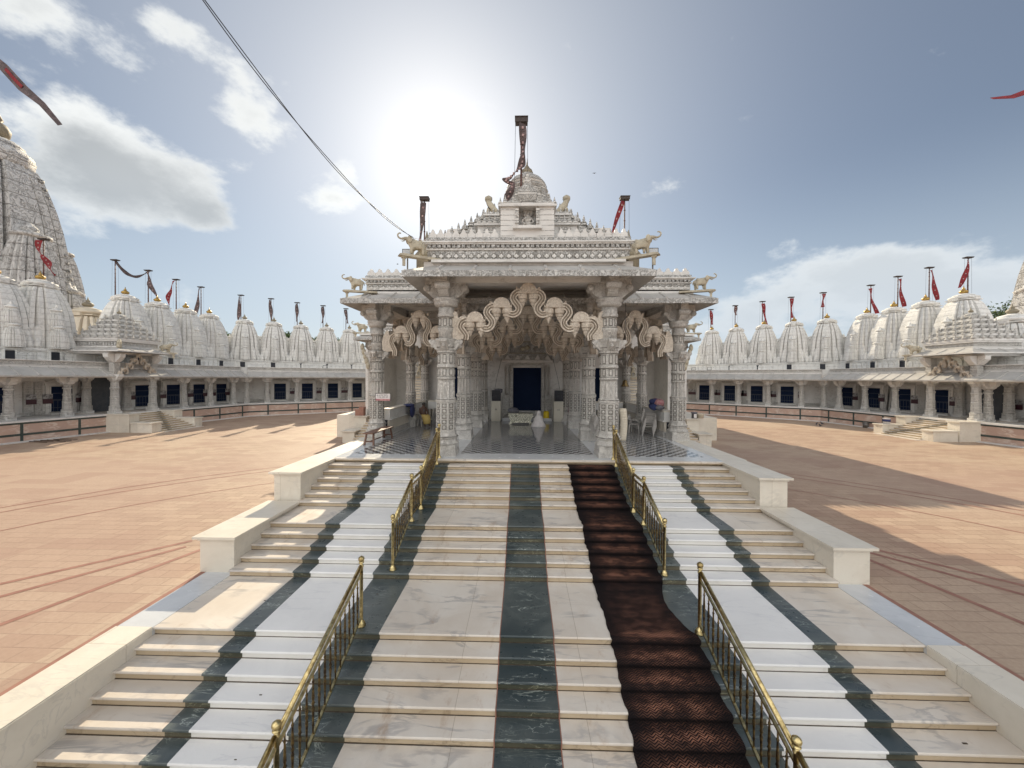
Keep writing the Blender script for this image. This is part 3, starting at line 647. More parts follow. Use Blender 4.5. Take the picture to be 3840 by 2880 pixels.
def cross_frieze(b, x0, x1, y, z, n, w=.075, face=-1):
    for i in range(n):
        xx = x0+(x1-x0)*(i+.5)/n
        b.box(xx-w*1.55, xx+w*1.55, y-.006, y+.02, z-w*.62, z+w*.62, RECSHADE); b.box(xx-w*.62, xx+w*.62, y-.008, y+.02, z-w*1.5, z+w*1.5, RECSHADE)  # dark cross behind the relief paints the shade round it
        for (hw, hh) in ((w, w*.38), (w*.38, w)):
            b.box(xx-hw, xx+hw, y-.035, y+.02, z-hh, z+hh, SMOOTH)
        b.box(xx-w*.52, xx+w*.52, y-.050, y+.02, z-w*.5, z+w*.5, SMOOTH)
def dentils(b, x0, x1, y, z0, z1, n, m=None):
    for i in range(n):
        xx = x0+(x1-x0)*(i+.5)/n; w = (x1-x0)/n*.32
        b.box(xx-w, xx+w, y-.05, y+.05, z0, z1, m or FRIEZE)
def crenels(b, x0, x1, y, z0, z1, n, th=.08, axis='x', m=None):
    for i in range(n):
        a = x0+(x1-x0)*i/n; w = (x1-x0)/n; h = z1-z0
        pg = [(a+.02*w, z0), (a+.02*w, z0+h*.45), (a+.25*w, z0+h*.60), (a+.34*w, z0+h*.86), (a+.5*w, z1), (a+.66*w, z0+h*.86), (a+.75*w, z0+h*.60), (a+.98*w, z0+h*.45), (a+.98*w, z0)]
        if axis == 'x': b.prism(pg, y-th/2, y+th/2, m or FRIEZE)
        else: b.prism(pg, -th/2, th/2, m or FRIEZE, Matrix.Translation((y, 0, 0)) @ Matrix.Rotation(pi/2, 4, 'Z'))
def roof_block(b, x0, x1, y0, y1, z0, zh=1.0, ncx=26):
    """frieze wall, cornice and battlement on top of an eave"""
    h = zh
    b.box(x0-.10, x1+.10, y0-.10, y1, z0-.12, z0+.06, SMOOTH)
    b.box(x0, x1, y0, y1, z0+.06, z0+.48*h, FRIEZE)
    b.box(x0-.05, x1+.05, y0-.05, y1+.01, z0+.48*h, z0+.54*h, SMOOTH)
    b.box(x0-.02, x1+.02, y0-.02, y1+.01, z0+.54*h, z0+.66*h, FRIEZE)
    n = int((x1-x0)/.17)
    dentils(b, x0, x1, y0-.05, z0+.55*h, z0+.655*h, n)
    b.box(x0-.12, x1+.12, y0-.12, y1+.02, z0+.66*h, z0+.71*h, SMOOTH)
    b.box(x0-.17, x1+.17, y0-.17, y1+.02, z0+.71*h, z0+.76*h, SMOOTH)
    b.box(x0-.04, x1+.04, y0-.04, y1+.03, z0+.76*h, z0+.92*h, FRIEZE)
    cross_frieze(b, x0+.1, x1-.1, y0, z0+.27*h, ncx)

T = thing('temple', 'pale carved marble temple porch with scalloped arches, elephant brackets and stepped pyramid roof', 'temple', (XC, 12.9, 0))
TX, TY = XC, 12.9
class Rel:      # temple parts are modelled in world metres, then shifted under the temple's own empty
    pass
def TB(b, name, parent=None):
    o = b.build(name, T if parent is None else parent)
    if parent is None: o.location = (-TX, -TY, 0)
    return o
def tp(o): o.location = (-TX, -TY, 0); return o
# plinth and floors
b = MB()
b.box(-7.30, 7.62, 13.15, 27.5, -.2, FZ-.002, KERB); b.box(-6.39, 6.65, 12.93, 13.15, -.2, FZ-.002, CREAM2)
b.box(-6.39, 6.65, 12.785, 12.95, FZ-.075, FZ-.04, CREAM2); b.box(-6.405, 6.665, 12.7726, 13.16, FZ-.04, FZ+.001, CREAM)
b.box(-13.5, 13.8, 27.5, 36, -.2, FZ-.004, KERB)
TB(b, 'plinth')
b = MB(); b.box(-6.42, 6.70, 12.9, 25.5, FZ+.001, FZ+.006, BLUEM)
for x0, x1, y0, y1 in ((-2.22, 2.56, 13.8, 24.6), (-6.05, -3.15, 13.55, 25.0), (3.47, 6.35, 13.55, 25.0)):
    b.box(x0, x1, y0, y1, FZ+.006, FZ+.010, CHECK)
TB(b, 'floor')
HP = 2.885
for sx in (-1, 1):
    for yy, hh, ss in ((13.6, 7.93, 1.0), (17.3, 8.0, .95), (21.3, 8.0, .92), (24.4, 8.0, .88)):
        tp(pillar(T, XC+sx*(HP-.02*(yy-13.6)), yy, FZ, hh, ss))
    for yy, xx, hh, ss in ((17.4, 6.83, 7.66, .92), (21.3, 6.42, 7.66, .78), (24.7, 6.5, 7.66, .78)):
        tp(pillar(T, XC+sx*xx, yy, FZ, hh, ss))
tp(toran(T, XC+.02, 13.6, 7.68, 2, .93, .50)); tp(toran(T, XC+.05, 17.3, 7.56, 2, .93, .52)); tp(toran(T, XC+.08, 21.3, 7.42, 2, .86, .53))
for sx in (-1, 1):
    tp(toran(T, XC+sx*4.86, 17.4, 7.40, 1, .82, .70, .95)); tp(toran(T, XC+sx*4.7, 21.4, 7.1, 1, .80, .70, .9))
    # arches along the sides, seen nearly edge-on
    for ya in (19.3,):
        Mr = Matrix.Translation((XC+sx*6.5, ya, 0)) @ Matrix.Rotation(pi/2, 4, 'Z')
        tp(toran(T, 0, 0, 7.3, 1, .72, .68, .9, M=Mr))
        Mr = Matrix.Translation((XC+sx*2.86, 15.5, 0)) @ Matrix.Rotation(pi/2, 4, 'Z')
        tp(toran(T, 0, 0, 7.4, 1, .72, .68, .9, M=Mr))
# beams and ceilings
b = MB()
b.box(XC-3.25, XC+3.25, 13.28, 13.92, 7.92, 8.30, STONE); b.box(XC-3.25, XC+3.25, 13.36, 13.84, 7.70, 7.918, SMOOTH)
for sx in (-1, 1):
    b.box(XC+sx*2.885-.30, XC+sx*2.885+.30, 13.93, 17.0, 7.72, 8.28, STONE)
    b.box(min(XC+sx*3.25, XC+sx*7.15), max(XC+sx*3.25, XC+sx*7.15), 17.12, 17.70, 7.64, 8.30, STONE)
    b.box(XC+sx*6.83-.28, XC+sx*6.83+.28, 17.71, 25.2, 7.64, 8.28, STONE)
    b.box(min(XC+sx*3.2, XC+sx*6.5), max(XC+sx*3.2, XC+sx*6.5), 21.0, 21.6, 7.66, 8.28, STONE)
b.box(XC-3.2, XC+3.2, 17.05, 17.60, 7.63, 8.30, STONE); b.box(XC-3.2, XC+3.2, 21.05, 21.6, 7.63, 8.28, STONE)
for i in range(9):     # arcaded frieze on the inner beam
    xx = XC-2.3+i*.575
    arc = [(xx+.24*cos(pi*j/8), 7.80+.30*sin(pi*j/8)) for j in range(9)]+[(xx-.15*cos(pi*j/8), 7.80+.18*sin(pi*j/8)) for j in range(9)]
    b.prism(arc, 16.98, 17.06, STONE)
TB(b, 'beam')
b = MB(); b.box(XC-3.3, XC+3.3, 13.0, 17.0, 8.31, 8.40, SMOOTH); b.box(XC-7.2, XC+7.2, 17.1, 27.4, 8.305, 8.42, SMOOTH); TB(b, 'ceiling')
# front eave and wing eaves
b = MB(); eave(b, XC-4.12, XC+4.12, 12.38, 17.4, 7.66, .86, .42); TB(b, 'front_eave')
b = MB(); eave(b, XC-7.98, XC+7.98, 16.18, 22.5, 7.53, .86, .42, lip=.21); TB(b, 'wing_eave')
b = MB(); roof_block(b, XC-3.50, XC+3.50, 13.30, 17.3, 8.32, 1.0, 26)
crenels(b, XC-3.45, XC-1.02, 13.36, 9.22, 9.56, 9, m=SMOOTH); crenels(b, XC+1.02, XC+3.45, 13.36, 9.22, 9.56, 9, m=SMOOTH)
for sx in (-1, 1): crenels(b, 13.35, 17.2, XC+sx*3.45, 9.22, 9.50, 14, axis='y')
TB(b, 'front_parapet')
b = MB(); roof_block(b, XC-7.22, XC+7.22, 17.12, 22.0, 8.16, .86, 52)
crenels(b, XC-7.2, XC+7.2, 17.18, 8.93, 9.27, 38, m=SMOOTH)
for sx in (-1, 1): crenels(b, 17.2, 22.0, XC+sx*7.18, 8.93, 9.23, 15, axis='y')
TB(b, 'wing_parapet')

def bell(b, x, y, z, s, m=None, tip=True):
    b.lathe([(.19*s, 0), (.20*s, .05*s), (.15*s, .10*s), (.17*s, .15*s), (.11*s, .24*s), (.05*s, .30*s), (.07*s, .35*s), (.05*s, .40*s), (.012*s, .56*s)], m or STONE, 7, (x, y, z))
# central niche block with a seated figure
b = MB(); NX = XC-.02
for x0, x1 in ((-.93, -.30), (.30, .93)): b.box(NX+x0, NX+x1, 13.32, 15.2, 9.24, 10.30, SMOOTH)
b.box(NX-.30, NX+.30, 13.75, 15.2, 9.24, 10.30, SMOOTH); b.box(NX-.30, NX+.30, 13.32, 13.75, 9.24, 9.62, SMOOTH)
b.box(NX-.42, NX-.30, 13.26, 13.6, 9.72, 10.25, STONE); b.box(NX+.30, NX+.42, 13.26, 13.6, 9.72, 10.25, STONE)
b.box(NX-.50, NX+.50, 13.16, 13.6, 9.52, 9.615, SMOOTH); b.box(NX-1.01, NX+1.01, 13.22, 15.3, 10.30, 10.37, SMOOTH); b.box(NX-.93, NX+.93, 13.27, 15.3, 10.37, 10.43, SMOOTH)
for k in range(6): b.box(NX-.942, NX-.43, 13.312, 15.1, 9.30+k*.18, 9.315+k*.18, FRIEZE); b.box(NX+.43, NX+.942, 13.312, 15.1, 9.30+k*.18, 9.315+k*.18, FRIEZE)
for sx in (-1, 1):
    b.box(min(NX+sx*1.0, NX+sx*1.86), max(NX+sx*1.0, NX+sx*1.86), 14.4, 16, 9.3, 10.08, SMOOTH); b.box(min(NX+sx*1.0, NX+sx*1.98), max(NX+sx*1.0, NX+sx*1.98), 14.3, 16, 10.08, 10.15, SMOOTH); b.box(min(NX+sx*1.0, NX+sx*1.62), max(NX+sx*1.0, NX+sx*1.62), 14.75, 16.2, 10.15, 10.60, STONE); b.box(min(NX+sx*1.0, NX+sx*1.70), max(NX+sx*1.0, NX+sx*1.70), 14.68, 16.2, 10.60, 10.66, SMOOTH)
    for k_ in range(4): bell(b, NX+sx*(1.2+.2*k_), 14.42, 10.15, .62); bell(b, NX+sx*(1.12+.18*k_), 14.8, 10.66, .45)
    b.box(NX+sx*1.42-.22, NX+sx*1.42+.22, 14.36, 14.5, 9.4, 10.02, STONE)
TB(b, 'roof_niche')
# shaped gable on the niche
b = MB(); ar = [(-.95, 10.73), (-.62, 10.80), (-.55, 10.98), (-.40, 11.22), (-.22, 11.36), (-.12, 11.40), (-.14, 11.62), (-.06, 11.72), (-.03, 11.86), (.03, 11.86), (.06, 11.72), (.14, 11.62), (.12, 11.40), (.22, 11.36), (.40, 11.22), (.55, 10.98), (.62, 10.80), (.95, 10.73)]
b.prism([(NX+p[0]*.95, p[1]-.22) for p in ar], 13.6, 13.95, STONE)
for k, (xx, zz, ss) in enumerate(((-.95, 10.73, .5), (-.78, 10.8, .5), (.95, 10.73, .5), (.78, 10.8, .5))): bell(b, NX+xx, 13.5, zz-.28, ss)
b.lathe([(.34, -.06), (.36, .0), (.34, .06)], STONE, 16, (0, 0, 0), M=Matrix.Translation((NX, 13.58, 10.86)) @ Matrix.Rotation(pi/2, 4, 'X'))
TB(b, 'gable')
# stepped pyramid with rows of little bell finials
b = MB(); PC = 17.8; n = 10
for i in range(n):
    t = i/n; h = 3.45*(1-t)+1.25*t; z0 = 9.25+i*.225
    b.box(XC-h, XC+h, PC-h, PC+h, z0, z0+.11, SMOOTH); b.box(XC-h+.06, XC+h-.06, PC-h+.06, PC+h-.06, z0+.11, z0+.226, STONE)
    m_ = max(3, int(2*h/.40))
    for j in range(m_+1):
        u = -h+.08+(2*h-.16)*j/m_
        for (xx, yy) in ((XC+u, PC-h+.07), (XC-h+.07, PC+u), (XC+h-.07, PC+u)):
            bell(b, xx, yy, z0+.11, .8 if (j in (0, m_)) else .5)
TB(b, 'pyramid_roof')
b = MB()
b.box(-3.10, -2.0, 16.6, 17.6, 9.2, 10.70, SMOOTH); b.box(2.3, 3.62, 16.6, 17.6, 9.2, 10.70, SMOOTH)
b.box(-3.2, -2.0, 16.5, 17.7, 10.70, 10.80, SMOOTH); b.box(2.3, 3.74, 16.5, 17.7, 10.70, 10.80, SMOOTH)
TB(b, 'roof_ledge')
# crowning bell dome
b = MB(); DC = (XC, 18.0, 0)
b.lathe([(1.50, 11.3), (1.45, 11.7), (1.34, 11.78), (1.32, 12.15), (1.22, 12.2), (1.24, 12.38), (1.02, 12.45), (.98, 12.75), (.94, 13.02), (1.0, 13.06), (1.0, 13.12), (.88, 13.16), (.86, 13.25), (.94, 13.30), (.90, 13.40), (.70, 13.60), (.46, 13.76), (.30, 13.82), (.32, 13.88)], STONE, 16, DC, flute=.04)
for a in range(8):
    th = a*pi/4
    b.box(-.10, .06, -.12, .12, 12.30, 12.95, STONE, Matrix.Translation((XC+1.0*cos(th), 18.0+1.0*sin(th), 0)) @ Matrix.Rotation(th, 4, 'Z'))
TB(b, 'crowning_dome')
b = MB(); b.lathe([(.12, 0), (.25, .06), (.29, .17), (.24, .29), (.09, .35), (.13, .40), (.05, .52), (.02, .68), (.005, .86)], GOLDS, 14, (XC, 18.0, 13.80)); TB(b, 'roof_finial')
# mini roof finials rising over the wings
for sx, xx in ((-1, -5.05), (1, 5.45)):
    b = MB(); b.lathe([(.55, 9.2), (.55, 10.6), (.65, 10.7), (.42, 11.0), (.30, 11.1), (.15, 11.2), (.24, 11.35), (.18, 11.5), (.08, 11.6), (.10, 11.66), (.02, 12.05)], GOLDS, 12, (xx, 20, 0)); TB(b, 'side_finial')

# inner walls, sanctum door
b = MB(); YW = 25.2
b.box(-7.25, -4.85, YW, YW+.4, FZ, 8.3, SMOOTH); b.box(-3.95, -.62, YW, YW+.4, FZ, 8.3, SMOOTH); b.box(1.24, 4.3, YW, YW+.4, FZ, 8.3, SMOOTH); b.box(5.2, 7.55, YW, YW+.4, FZ, 8.3, SMOOTH)
b.box(-4.85, -3.95, YW, YW+.4, 5.05, 8.3, SMOOTH); b.box(4.3, 5.2, YW, YW+.4, 5.05, 8.3, SMOOTH); b.box(-.62, 1.24, YW, YW+.4, 5.05, 8.3, SMOOTH)
for x0, x1 in ((-4.85, -3.95), (-.62, 1.24), (4.3, 5.2)): b.box(x0, x1, YW, YW+.4, FZ, 2.2, SMOOTH)
b.box(-1.26, 1.88, 24.3, YW-.01, FZ+.012, 1.82, BLUEM); b.box(-.9, 1.5, 24.75, YW-.012, 1.82, 2.15, STONE)
TB(b, 'back_wall')
b = MB()
b.box(-.80, -.625, 24.98, 25.18, 2.16, 5.2, STONE); b.box(1.245, 1.42, 24.98, 25.18, 2.16, 5.2, STONE); b.box(-.80, 1.42, 24.96, 25.18, 5.2, 5.36, STONE)
b.box(-1.26, -.82, 24.9, 25.19, 1.83, 3.25, STONE); b.box(1.44, 1.88, 24.9, 25.19, 1.83, 3.25, STONE)
b.box(-1.16, -.84, 25.0, 25.19, 3.25, 5.2, PILLAR); b.box(1.46, 1.78, 25.0, 25.19, 3.25, 5.2, PILLAR)
b.lathe([(.1, 3.3), (.1, 5.1)], PILLAR, 10, (-1.0, 24.95, 0)); b.lathe([(.1, 3.3), (.1, 5.1)], PILLAR, 10, (1.62, 24.95, 0))
b.box(-1.35, 1.98, 24.82, 25.19, 5.36, 5.52, SMOOTH); b.box(-1.28, 1.90, 24.9, 25.19, 5.52, 5.95, FRIEZE)
for i in range(5):
    xx = -1.28+.3+i*.65; b.prism([(xx-.2, 5.56), (xx, 5.86), (xx+.2, 5.56)], 24.80, 24.9, SMOOTH)
TB(b, 'door_frame')
for x0, x1 in ((-.62, 1.24), (-4.85, -3.95), (4.3, 5.2)):
    b = MB(); b.box(x0, x1, YW+.32, YW+.38, 2.2, 5.05, NAVY); TB(b, 'doorway')
b = MB(); b.box(-.83, 1.44, 25.05, 25.19, 6.0, 6.72, FRIEZE); b.box(-.90, 1.51, 25.0, 25.19, 5.96, 6.02, STAT); b.box(-.90, 1.51, 25.0, 25.19, 6.70, 6.76, STAT)
for i in range(7): b.lathe([(.02, -.12), (.16, -.05), (.19, .06), (.05, .18)], STAT if i in (2, 3) else STONE, 8, (-.62+i*.31, 25.02, 6.32+.1*sin(i*2.1)), sy=.4)
TB(b, 'relief_panel')
# low seat walls with balusters between the outer pillars
for sx in (-1, 1):
    b = MB(); X = XC+sx*6.58
    def wall(y0, y1, tag_):
        b.box(X-.22, X+.22, y0, y1, FZ+.008, FZ+.28, STONE); b.box(X-.25, X+.25, y0, y1, FZ+.74, FZ+.80, SMOOTH)
        b.box(X-.18, X+.18, y0, y1, FZ+.80, FZ+1.20, SMOOTH); b.box(X-.21, X+.21, y0, y1, FZ+1.20, FZ+1.27, KERB)
        n_ = int((y1-y0)/.20)
        for i in range(n_): yy = y0+(y1-y0)*(i+.5)/n_; b.box(X-.15, X+.15, yy-.055, yy+.055, FZ+.28, FZ+.74, KERB)
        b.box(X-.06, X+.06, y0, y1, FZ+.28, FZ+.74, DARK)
    wall(17.85, 20.95, 0); wall(21.7, 24.3, 0)
    # return wall towards the centre
    xa, xb = sorted((XC+sx*6.2, XC+sx*4.35)); yy = 24.55
    b.box(xa, xb, yy-.18, yy+.18, FZ+.008, FZ+.28, STONE); b.box(xa, xb, yy-.2, yy+.2, FZ+.74, FZ+1.2, SMOOTH); b.box(xa, xb, yy-.24, yy+.24, FZ+1.2, FZ+1.27, KERB)
    for i in range(9): q = xa+(xb-xa)*(i+.5)/9; b.box(q-.055, q+.055, yy-.15, yy+.15, FZ+.28, FZ+.74, KERB)
    TB(b, 'seat_wall')
# carved panels with dancing figures on the back wall
for sx in (-1, 1):
    b = MB(); X = XC+sx*6.95 if sx > 0 else -6.76
    b.box(X-.36, X+.36, 24.98, 25.18, 2.9, 6.2, STONE)
    for k in range(9): b.box(X-.42, X+.42, 24.94, 25.18, 2.95+k*.17, 3.03+k*.17, SAND)
    b.box(X-.30, X+.30, 24.8, 25.18, 4.40, 4.50, STAT); b.prism([(X-.4, 5.5), (X, 6.3), (X+.4, 5.5)], 24.9, 25.0, STONE)
    TB(b, 'carved_panel')
# rear side porches
for sx in (-1, 1):
    xo = XC+sx*12.35; xi = XC+sx*7.0; x0, x1 = sorted((xo, xi))
    b = MB(); eave(b, x0 if sx < 0 else x0-1.5, x1 if sx > 0 else x1+1.5, 27.2, 34, 7.05, .8, .40, lip=.16); TB(b, 'side_eave')
    b = MB(); x0b, x1b = sorted((XC+sx*11.45, XC+sx*6.5)); roof_block(b, x0b, x1b, 28.0, 33, 7.55, .95, 20); crenels(b, x0b, x1b, 28.05, 8.4, 8.75, 15)
    b.box(x0b, x1b, 28.05, 28.5, 6.75, 7.5, STONE); TB(b, 'side_parapet')
    for xx in (11.25, 8.2): tp(pillar(T, XC+sx*xx, 28.1, FZ, 7.0, .72))
    b = MB()      # bracket figure leaning out from the pillar
    for p in range(5): b.lathe([(.03, -.25), (.13, -.12), (.16, .05), (.10, .22), (.03, .3)], STAT, 8, (XC+sx*(11.25+.62-.1*p), 27.7, 6.55-p*.34))
    TB(b, 'bracket_figure')
    b = MB(); xa, xb = sorted((XC+sx*7.0, XC+sx*11.6)); b.box(xa, xb, 33.6, 33.9, FZ, 7.5, SMOOTH); xa, xb = sorted((XC+sx*11.3, XC+sx*11.6)); b.box(xa, xb, 30.5, 33.6, FZ, 7.4, SMOOTH); xa, xb = sorted((XC+sx*7.6, XC+sx*7.4)); b.box(xa, xb, 25.3, 33.6, FZ, 7.5, SMOOTH); TB(b, 'side_wall')
    b = MB(); xa, xb = sorted((XC+sx*6.0, XC+sx*12.0)); b.box(xa, xb, 27.45, 34.2, 7.42, 7.54, SMOOTH); TB(b, 'side_ceiling')
    b = MB()
    if sx > 0:  # unseen rear block, added and shaped for its shadow on the court
        b.box(XC-14.5, XC+14.5, 34.6, 47, 0, 7.6, SMOOTH); b.box(XC-14.8, XC+14.8, 34.3, 47.3, 7.6, 7.75, SMOOTH); b.box(XC-14.6, XC+14.6, 34.5, 47.1, 7.75, 8.3, FRIEZE); crenels(b, XC-14.6, XC+14.6, 34.6, 8.3, 8.6, 50)
        b.box(-9.0, 13.4, 35.0, 46, 8.3, 12.2, SMOOTH); b.box(-9.2, 13.6, 34.8, 46.2, 12.2, 12.35, SMOOTH); b.box(-9.05, 13.45, 34.95, 46, 11.2, 11.9, FRIEZE); crenels(b, -9.1, 13.5, 34.9, 12.35, 12.75, 36)
        for i_ in range(12): b.box(XC-14.2+i_*2.55, XC-13.8+i_*2.55, 34.45, 34.6, .3, 7.5, PILLAR)
        TB(b, 'rear_shadow_block')
    # side stair with two stepped parapets
    t = MB(); xa, xb = sorted((XC+sx*11.2, XC+sx*8.0))
    for k in range(11): t.box(xa, xb, 24.1+k*.31, 27.6, max(0, R*k)-.01, R*(k+1)-.035, CREAM2); t.box(xa, xb, 24.07+k*.31, 27.6, R*(k+1)-.035, R*(k+1), CREAM)
    TB(t, 'side_steps')
    for (ya, yb_, zt, off) in ((26.65, 27.6, FZ, 0.0), (24.95, 26.6, .81, .06)):
        t = MB(); xa, xb = sorted((XC+sx*(11.2+off), XC+sx*(12.0+off)))
        t.box(xa, xb, ya+.05, yb_, 0, zt-.10, KERB); t.box(xa-.05, xb+.05, ya, yb_, zt-.10, zt-.05, KERB); t.box(xa-.10, xb+.10, ya-.06, yb_, zt-.05, zt, KERB); TB(t, 'side_parapet_block')

# ------------------------------------------------------------------ elephant statues
def elephant(label, loc, rz, s=1.0, slab=True, group='elephant statues on the roof corners'):
    t = thing('elephant_statue', label, 'statue', loc, rz, group)
    N = [(0, 0, .62, .23), (-.28, 0, .60, .21), (.26, 0, .66, .24), (.46, 0, .80, .15), (.58, 0, .88, .125), (.72, 0, .84, .07), (.86, 0, .80, .055), (.99, 0, .86, .050), (1.03, 0, .99, .045), (.95, 0, 1.09, .042), (.83, 0, 1.10, .038)]
    E = [(0, 1), (0, 2), (2, 3), (3, 4), (4, 5), (5, 6), (6, 7), (7, 8), (8, 9), (9, 10)]
    for (xx, yy, root) in ((-.33, .11, 1), (-.22, -.11, 1), (.30, .11, 2), (.18, -.11, 2)):
        i = len(N); N += [(xx, yy, .36, .10), (xx+.02, yy, .17, .075), (xx+.02, yy, .035, .082)]; E += [(root, i), (i, i+1), (i+1, i+2)]
    i = len(N); N += [(-.46, 0, .62, .05), (-.50, 0, .38, .02)]; E += [(1, i), (i, i+1)]
    N = [tuple(v*s for v in n) for n in N]
    body = skin('body', N, E, STAT, t, sub=1)
    for q in (-1, 1):
        e = MB(); M = Matrix.Translation((.48*s, q*.17*s, .80*s)) @ Matrix.Rotation(q*-.35, 4, 'Z')
        e.lathe([(.17*s, -.015*s), (.19*s, 0), (.17*s, .015*s)], STAT, 12, (-.06*s, 0, 0), sx=.75, M=M @ Matrix.Rotation(pi/2, 4, 'X')); e.build('ear', t)
        e = MB(); e.tube([(.64*s, q*.07*s, .74*s), (.76*s, q*.08*s, .70*s), (.84*s, q*.08*s, .74*s)], [.02*s, .016*s, .006*s], STAT, 6); e.build('tusk', t)
    if slab:
        e = MB(); e.prism([(-1.4*s, .0), (.70*s, .0), (.92*s, -.03*s), (.98*s, -.10*s), (.92*s, -.13*s), (-1.4*s, -.13*s)], -.2*s, .2*s, STAT); 
        e.box(.62*s, .76*s, -.07*s, .07*s, -.62*s, -.13*s, STAT); e.box(.56*s, .82*s, -.11*s, .11*s, -.22*s, -.13*s, STAT); e.build('bracket_slab', t)
    return t
LS = {-1: 'left', 1: 'right'}
for sx in (-1, 1):
    elephant(f'stone elephant with raised trunk on the front {LS[sx]} corner above the main porch eave', (XC+sx*3.78, 12.95, 8.50), radians(-30) if sx > 0 else radians(210), .62)
    elephant(f'stone elephant with raised trunk on the outer {LS[sx]} corner of the wing eave', (XC+sx*7.42, 16.6, 8.16), radians(-18) if sx > 0 else radians(198), .60)
    elephant(f'small distant stone elephant above the {LS[sx]} rear side porch', (XC+sx*12.0, 28.0, 7.68), radians(-15) if sx > 0 else radians(195), .72)
# lions beside the crowning dome
for sx in (-1, 1):
    t = thing('lion_statue', f'small seated stone lion on the {LS[sx]} shoulder of the pyramid roof', 'statue', (XC+sx*1.40, 15.3, 10.90), 0 if sx > 0 else pi, 'lion statues on the pyramid roof')
    skin('body', [(0, 0, .25, .13), (-.16, 0, .12, .12), (.12, 0, .42, .12), (.20, 0, .60, .12), (.30, 0, .60, .07), (.16, .08, .18, .05), (.20, .08, .02, .05), (.16, -.08, .18, .05), (.20, -.08, .02, .05), (-.3, 0, .1, .03), (-.36, 0, .3, .03)],
         [(0, 1), (0, 2), (2, 3), (3, 4), (0, 5), (5, 6), (0, 7), (7, 8), (1, 9), (9, 10)], STAT, t)
    e = MB(); e.lathe([(.03, -.12), (.15, -.04), (.15, .06), (.04, .14)], STAT, 10, (.15, 0, .60)); e.build('mane', t)
    e = MB(); e.box(-.3, .3, -.2, .2, -.35, 0, SMOOTH); e.build('pedestal', t)
# seated idol in the roof niche and dancers on the back wall
t = thing('seated_idol', 'small white seated meditating figure in the roof niche under a snake hood', 'statue', (XC, 13.52, 9.62))
skin('body', [(0, 0, .16, .12), (0, 0, .32, .13), (0, 0, .42, .06), (0, 0, .50, .08), (.17, -.02, .34, .05), (.20, -.06, .18, .04), (.05, -.14, .12, .04), (-.17, -.02, .34, .05), (-.20, -.06, .18, .04), (-.05, -.14, .12, .04), (.16, -.05, .07, .075), (.24, -.08, .06, .06), (.0, -.18, .05, .05), (-.16, -.05, .07, .075), (-.24, -.08, .06, .06)],
     [(0, 1), (1, 2), (2, 3), (1, 4), (4, 5), (5, 6), (1, 7), (7, 8), (8, 9), (0, 10), (10, 11), (11, 12), (0, 13), (13, 14)], PILLAR, t)
e = MB(); e.lathe([(.17, -.02), (.19, 0), (.17, .02)], PILLAR, 12, (0, 0, 0), M=Matrix.Translation((0, .08, .60)) @ Matrix.Rotation(pi/2, 4, 'X')); e.build('snake_hood', t)
e = MB(); e.box(-.28, .28, -.2, .16, -.0, .03, SMOOTH); e.build('seat', t)
for sx in (-1, 1):
    X = XC+sx*6.95 if sx > 0 else -6.76
    t = thing('dancer_statue', f'carved dancing figure on the panel in the {LS[sx]} side bay', 'statue', (X, 24.86, 4.50))
    skin('body', [(0, 0, .38, .085), (.03, 0, .54, .08), (0, 0, .66, .035), (.0, -.01, .75, .06), (-.08*sx, 0, .28, .06), (-.10*sx, -.02, .14, .045), (-.04*sx, 0, .0, .035), (.09*sx, 0, .28, .06), (.13*sx, -.05, .16, .045), (.06*sx, -.02, .02, .035),
                  (.14, -.02, .56, .035), (.20, -.04, .44, .03), (.10, -.08, .40, .025), (-.12, -.02, .58, .035), (-.20, -.03, .66, .03), (-.12, -.05, .74, .025)],
         [(0, 1), (1, 2), (2, 3), (0, 4), (4, 5), (5, 6), (0, 7), (7, 8), (8, 9), (1, 10), (10, 11), (11, 12), (1, 13), (13, 14), (14, 15)], STAT, t)

# ================================================================== COURT: shrine galleries, towers, porches
PL = 1.40      # gallery floor
def spire(b, m, s=1.0, c=(0, 0, 0), z0=.95, z1=5.35, wid=1.60, rings=11, notch=True, M=None):
    side = [(-.80, .80), (-.63, .80), (-.61, .66), (-.57, .66), (-.55, .90), (-.36, .90), (-.34, .76), (-.30, .76), (-.28, 1.0)]
    side = side+[(-a, d) for a, d in reversed(side)][:-1] if notch else [(-.8, .8), (-.5, .92), (-.3, 1.0), (.3, 1.0), (.5, .92)]
    prof = [(0, 1.0), (.12, 1.0), (.28, .99), (.44, .96), (.58, .91), (.70, .84), (.80, .76), (.88, .675), (.95, .59), (1.0, .50)]
    rs = []
    for t, w in prof:
        ring = []
        for k in range(4):
            a = k*pi/2
            for (u, d) in side:
                X, Y = u*w*wid*s, -d*w*wid*s
                ring.append((c[0]+X*cos(a)-Y*sin(a), c[1]+X*sin(a)+Y*cos(a), c[2]+(z0+(z1-z0)*t)*s))
        rs.append(ring)
    b.loft(rs, m, False, True, M)
    return .49*wid*s
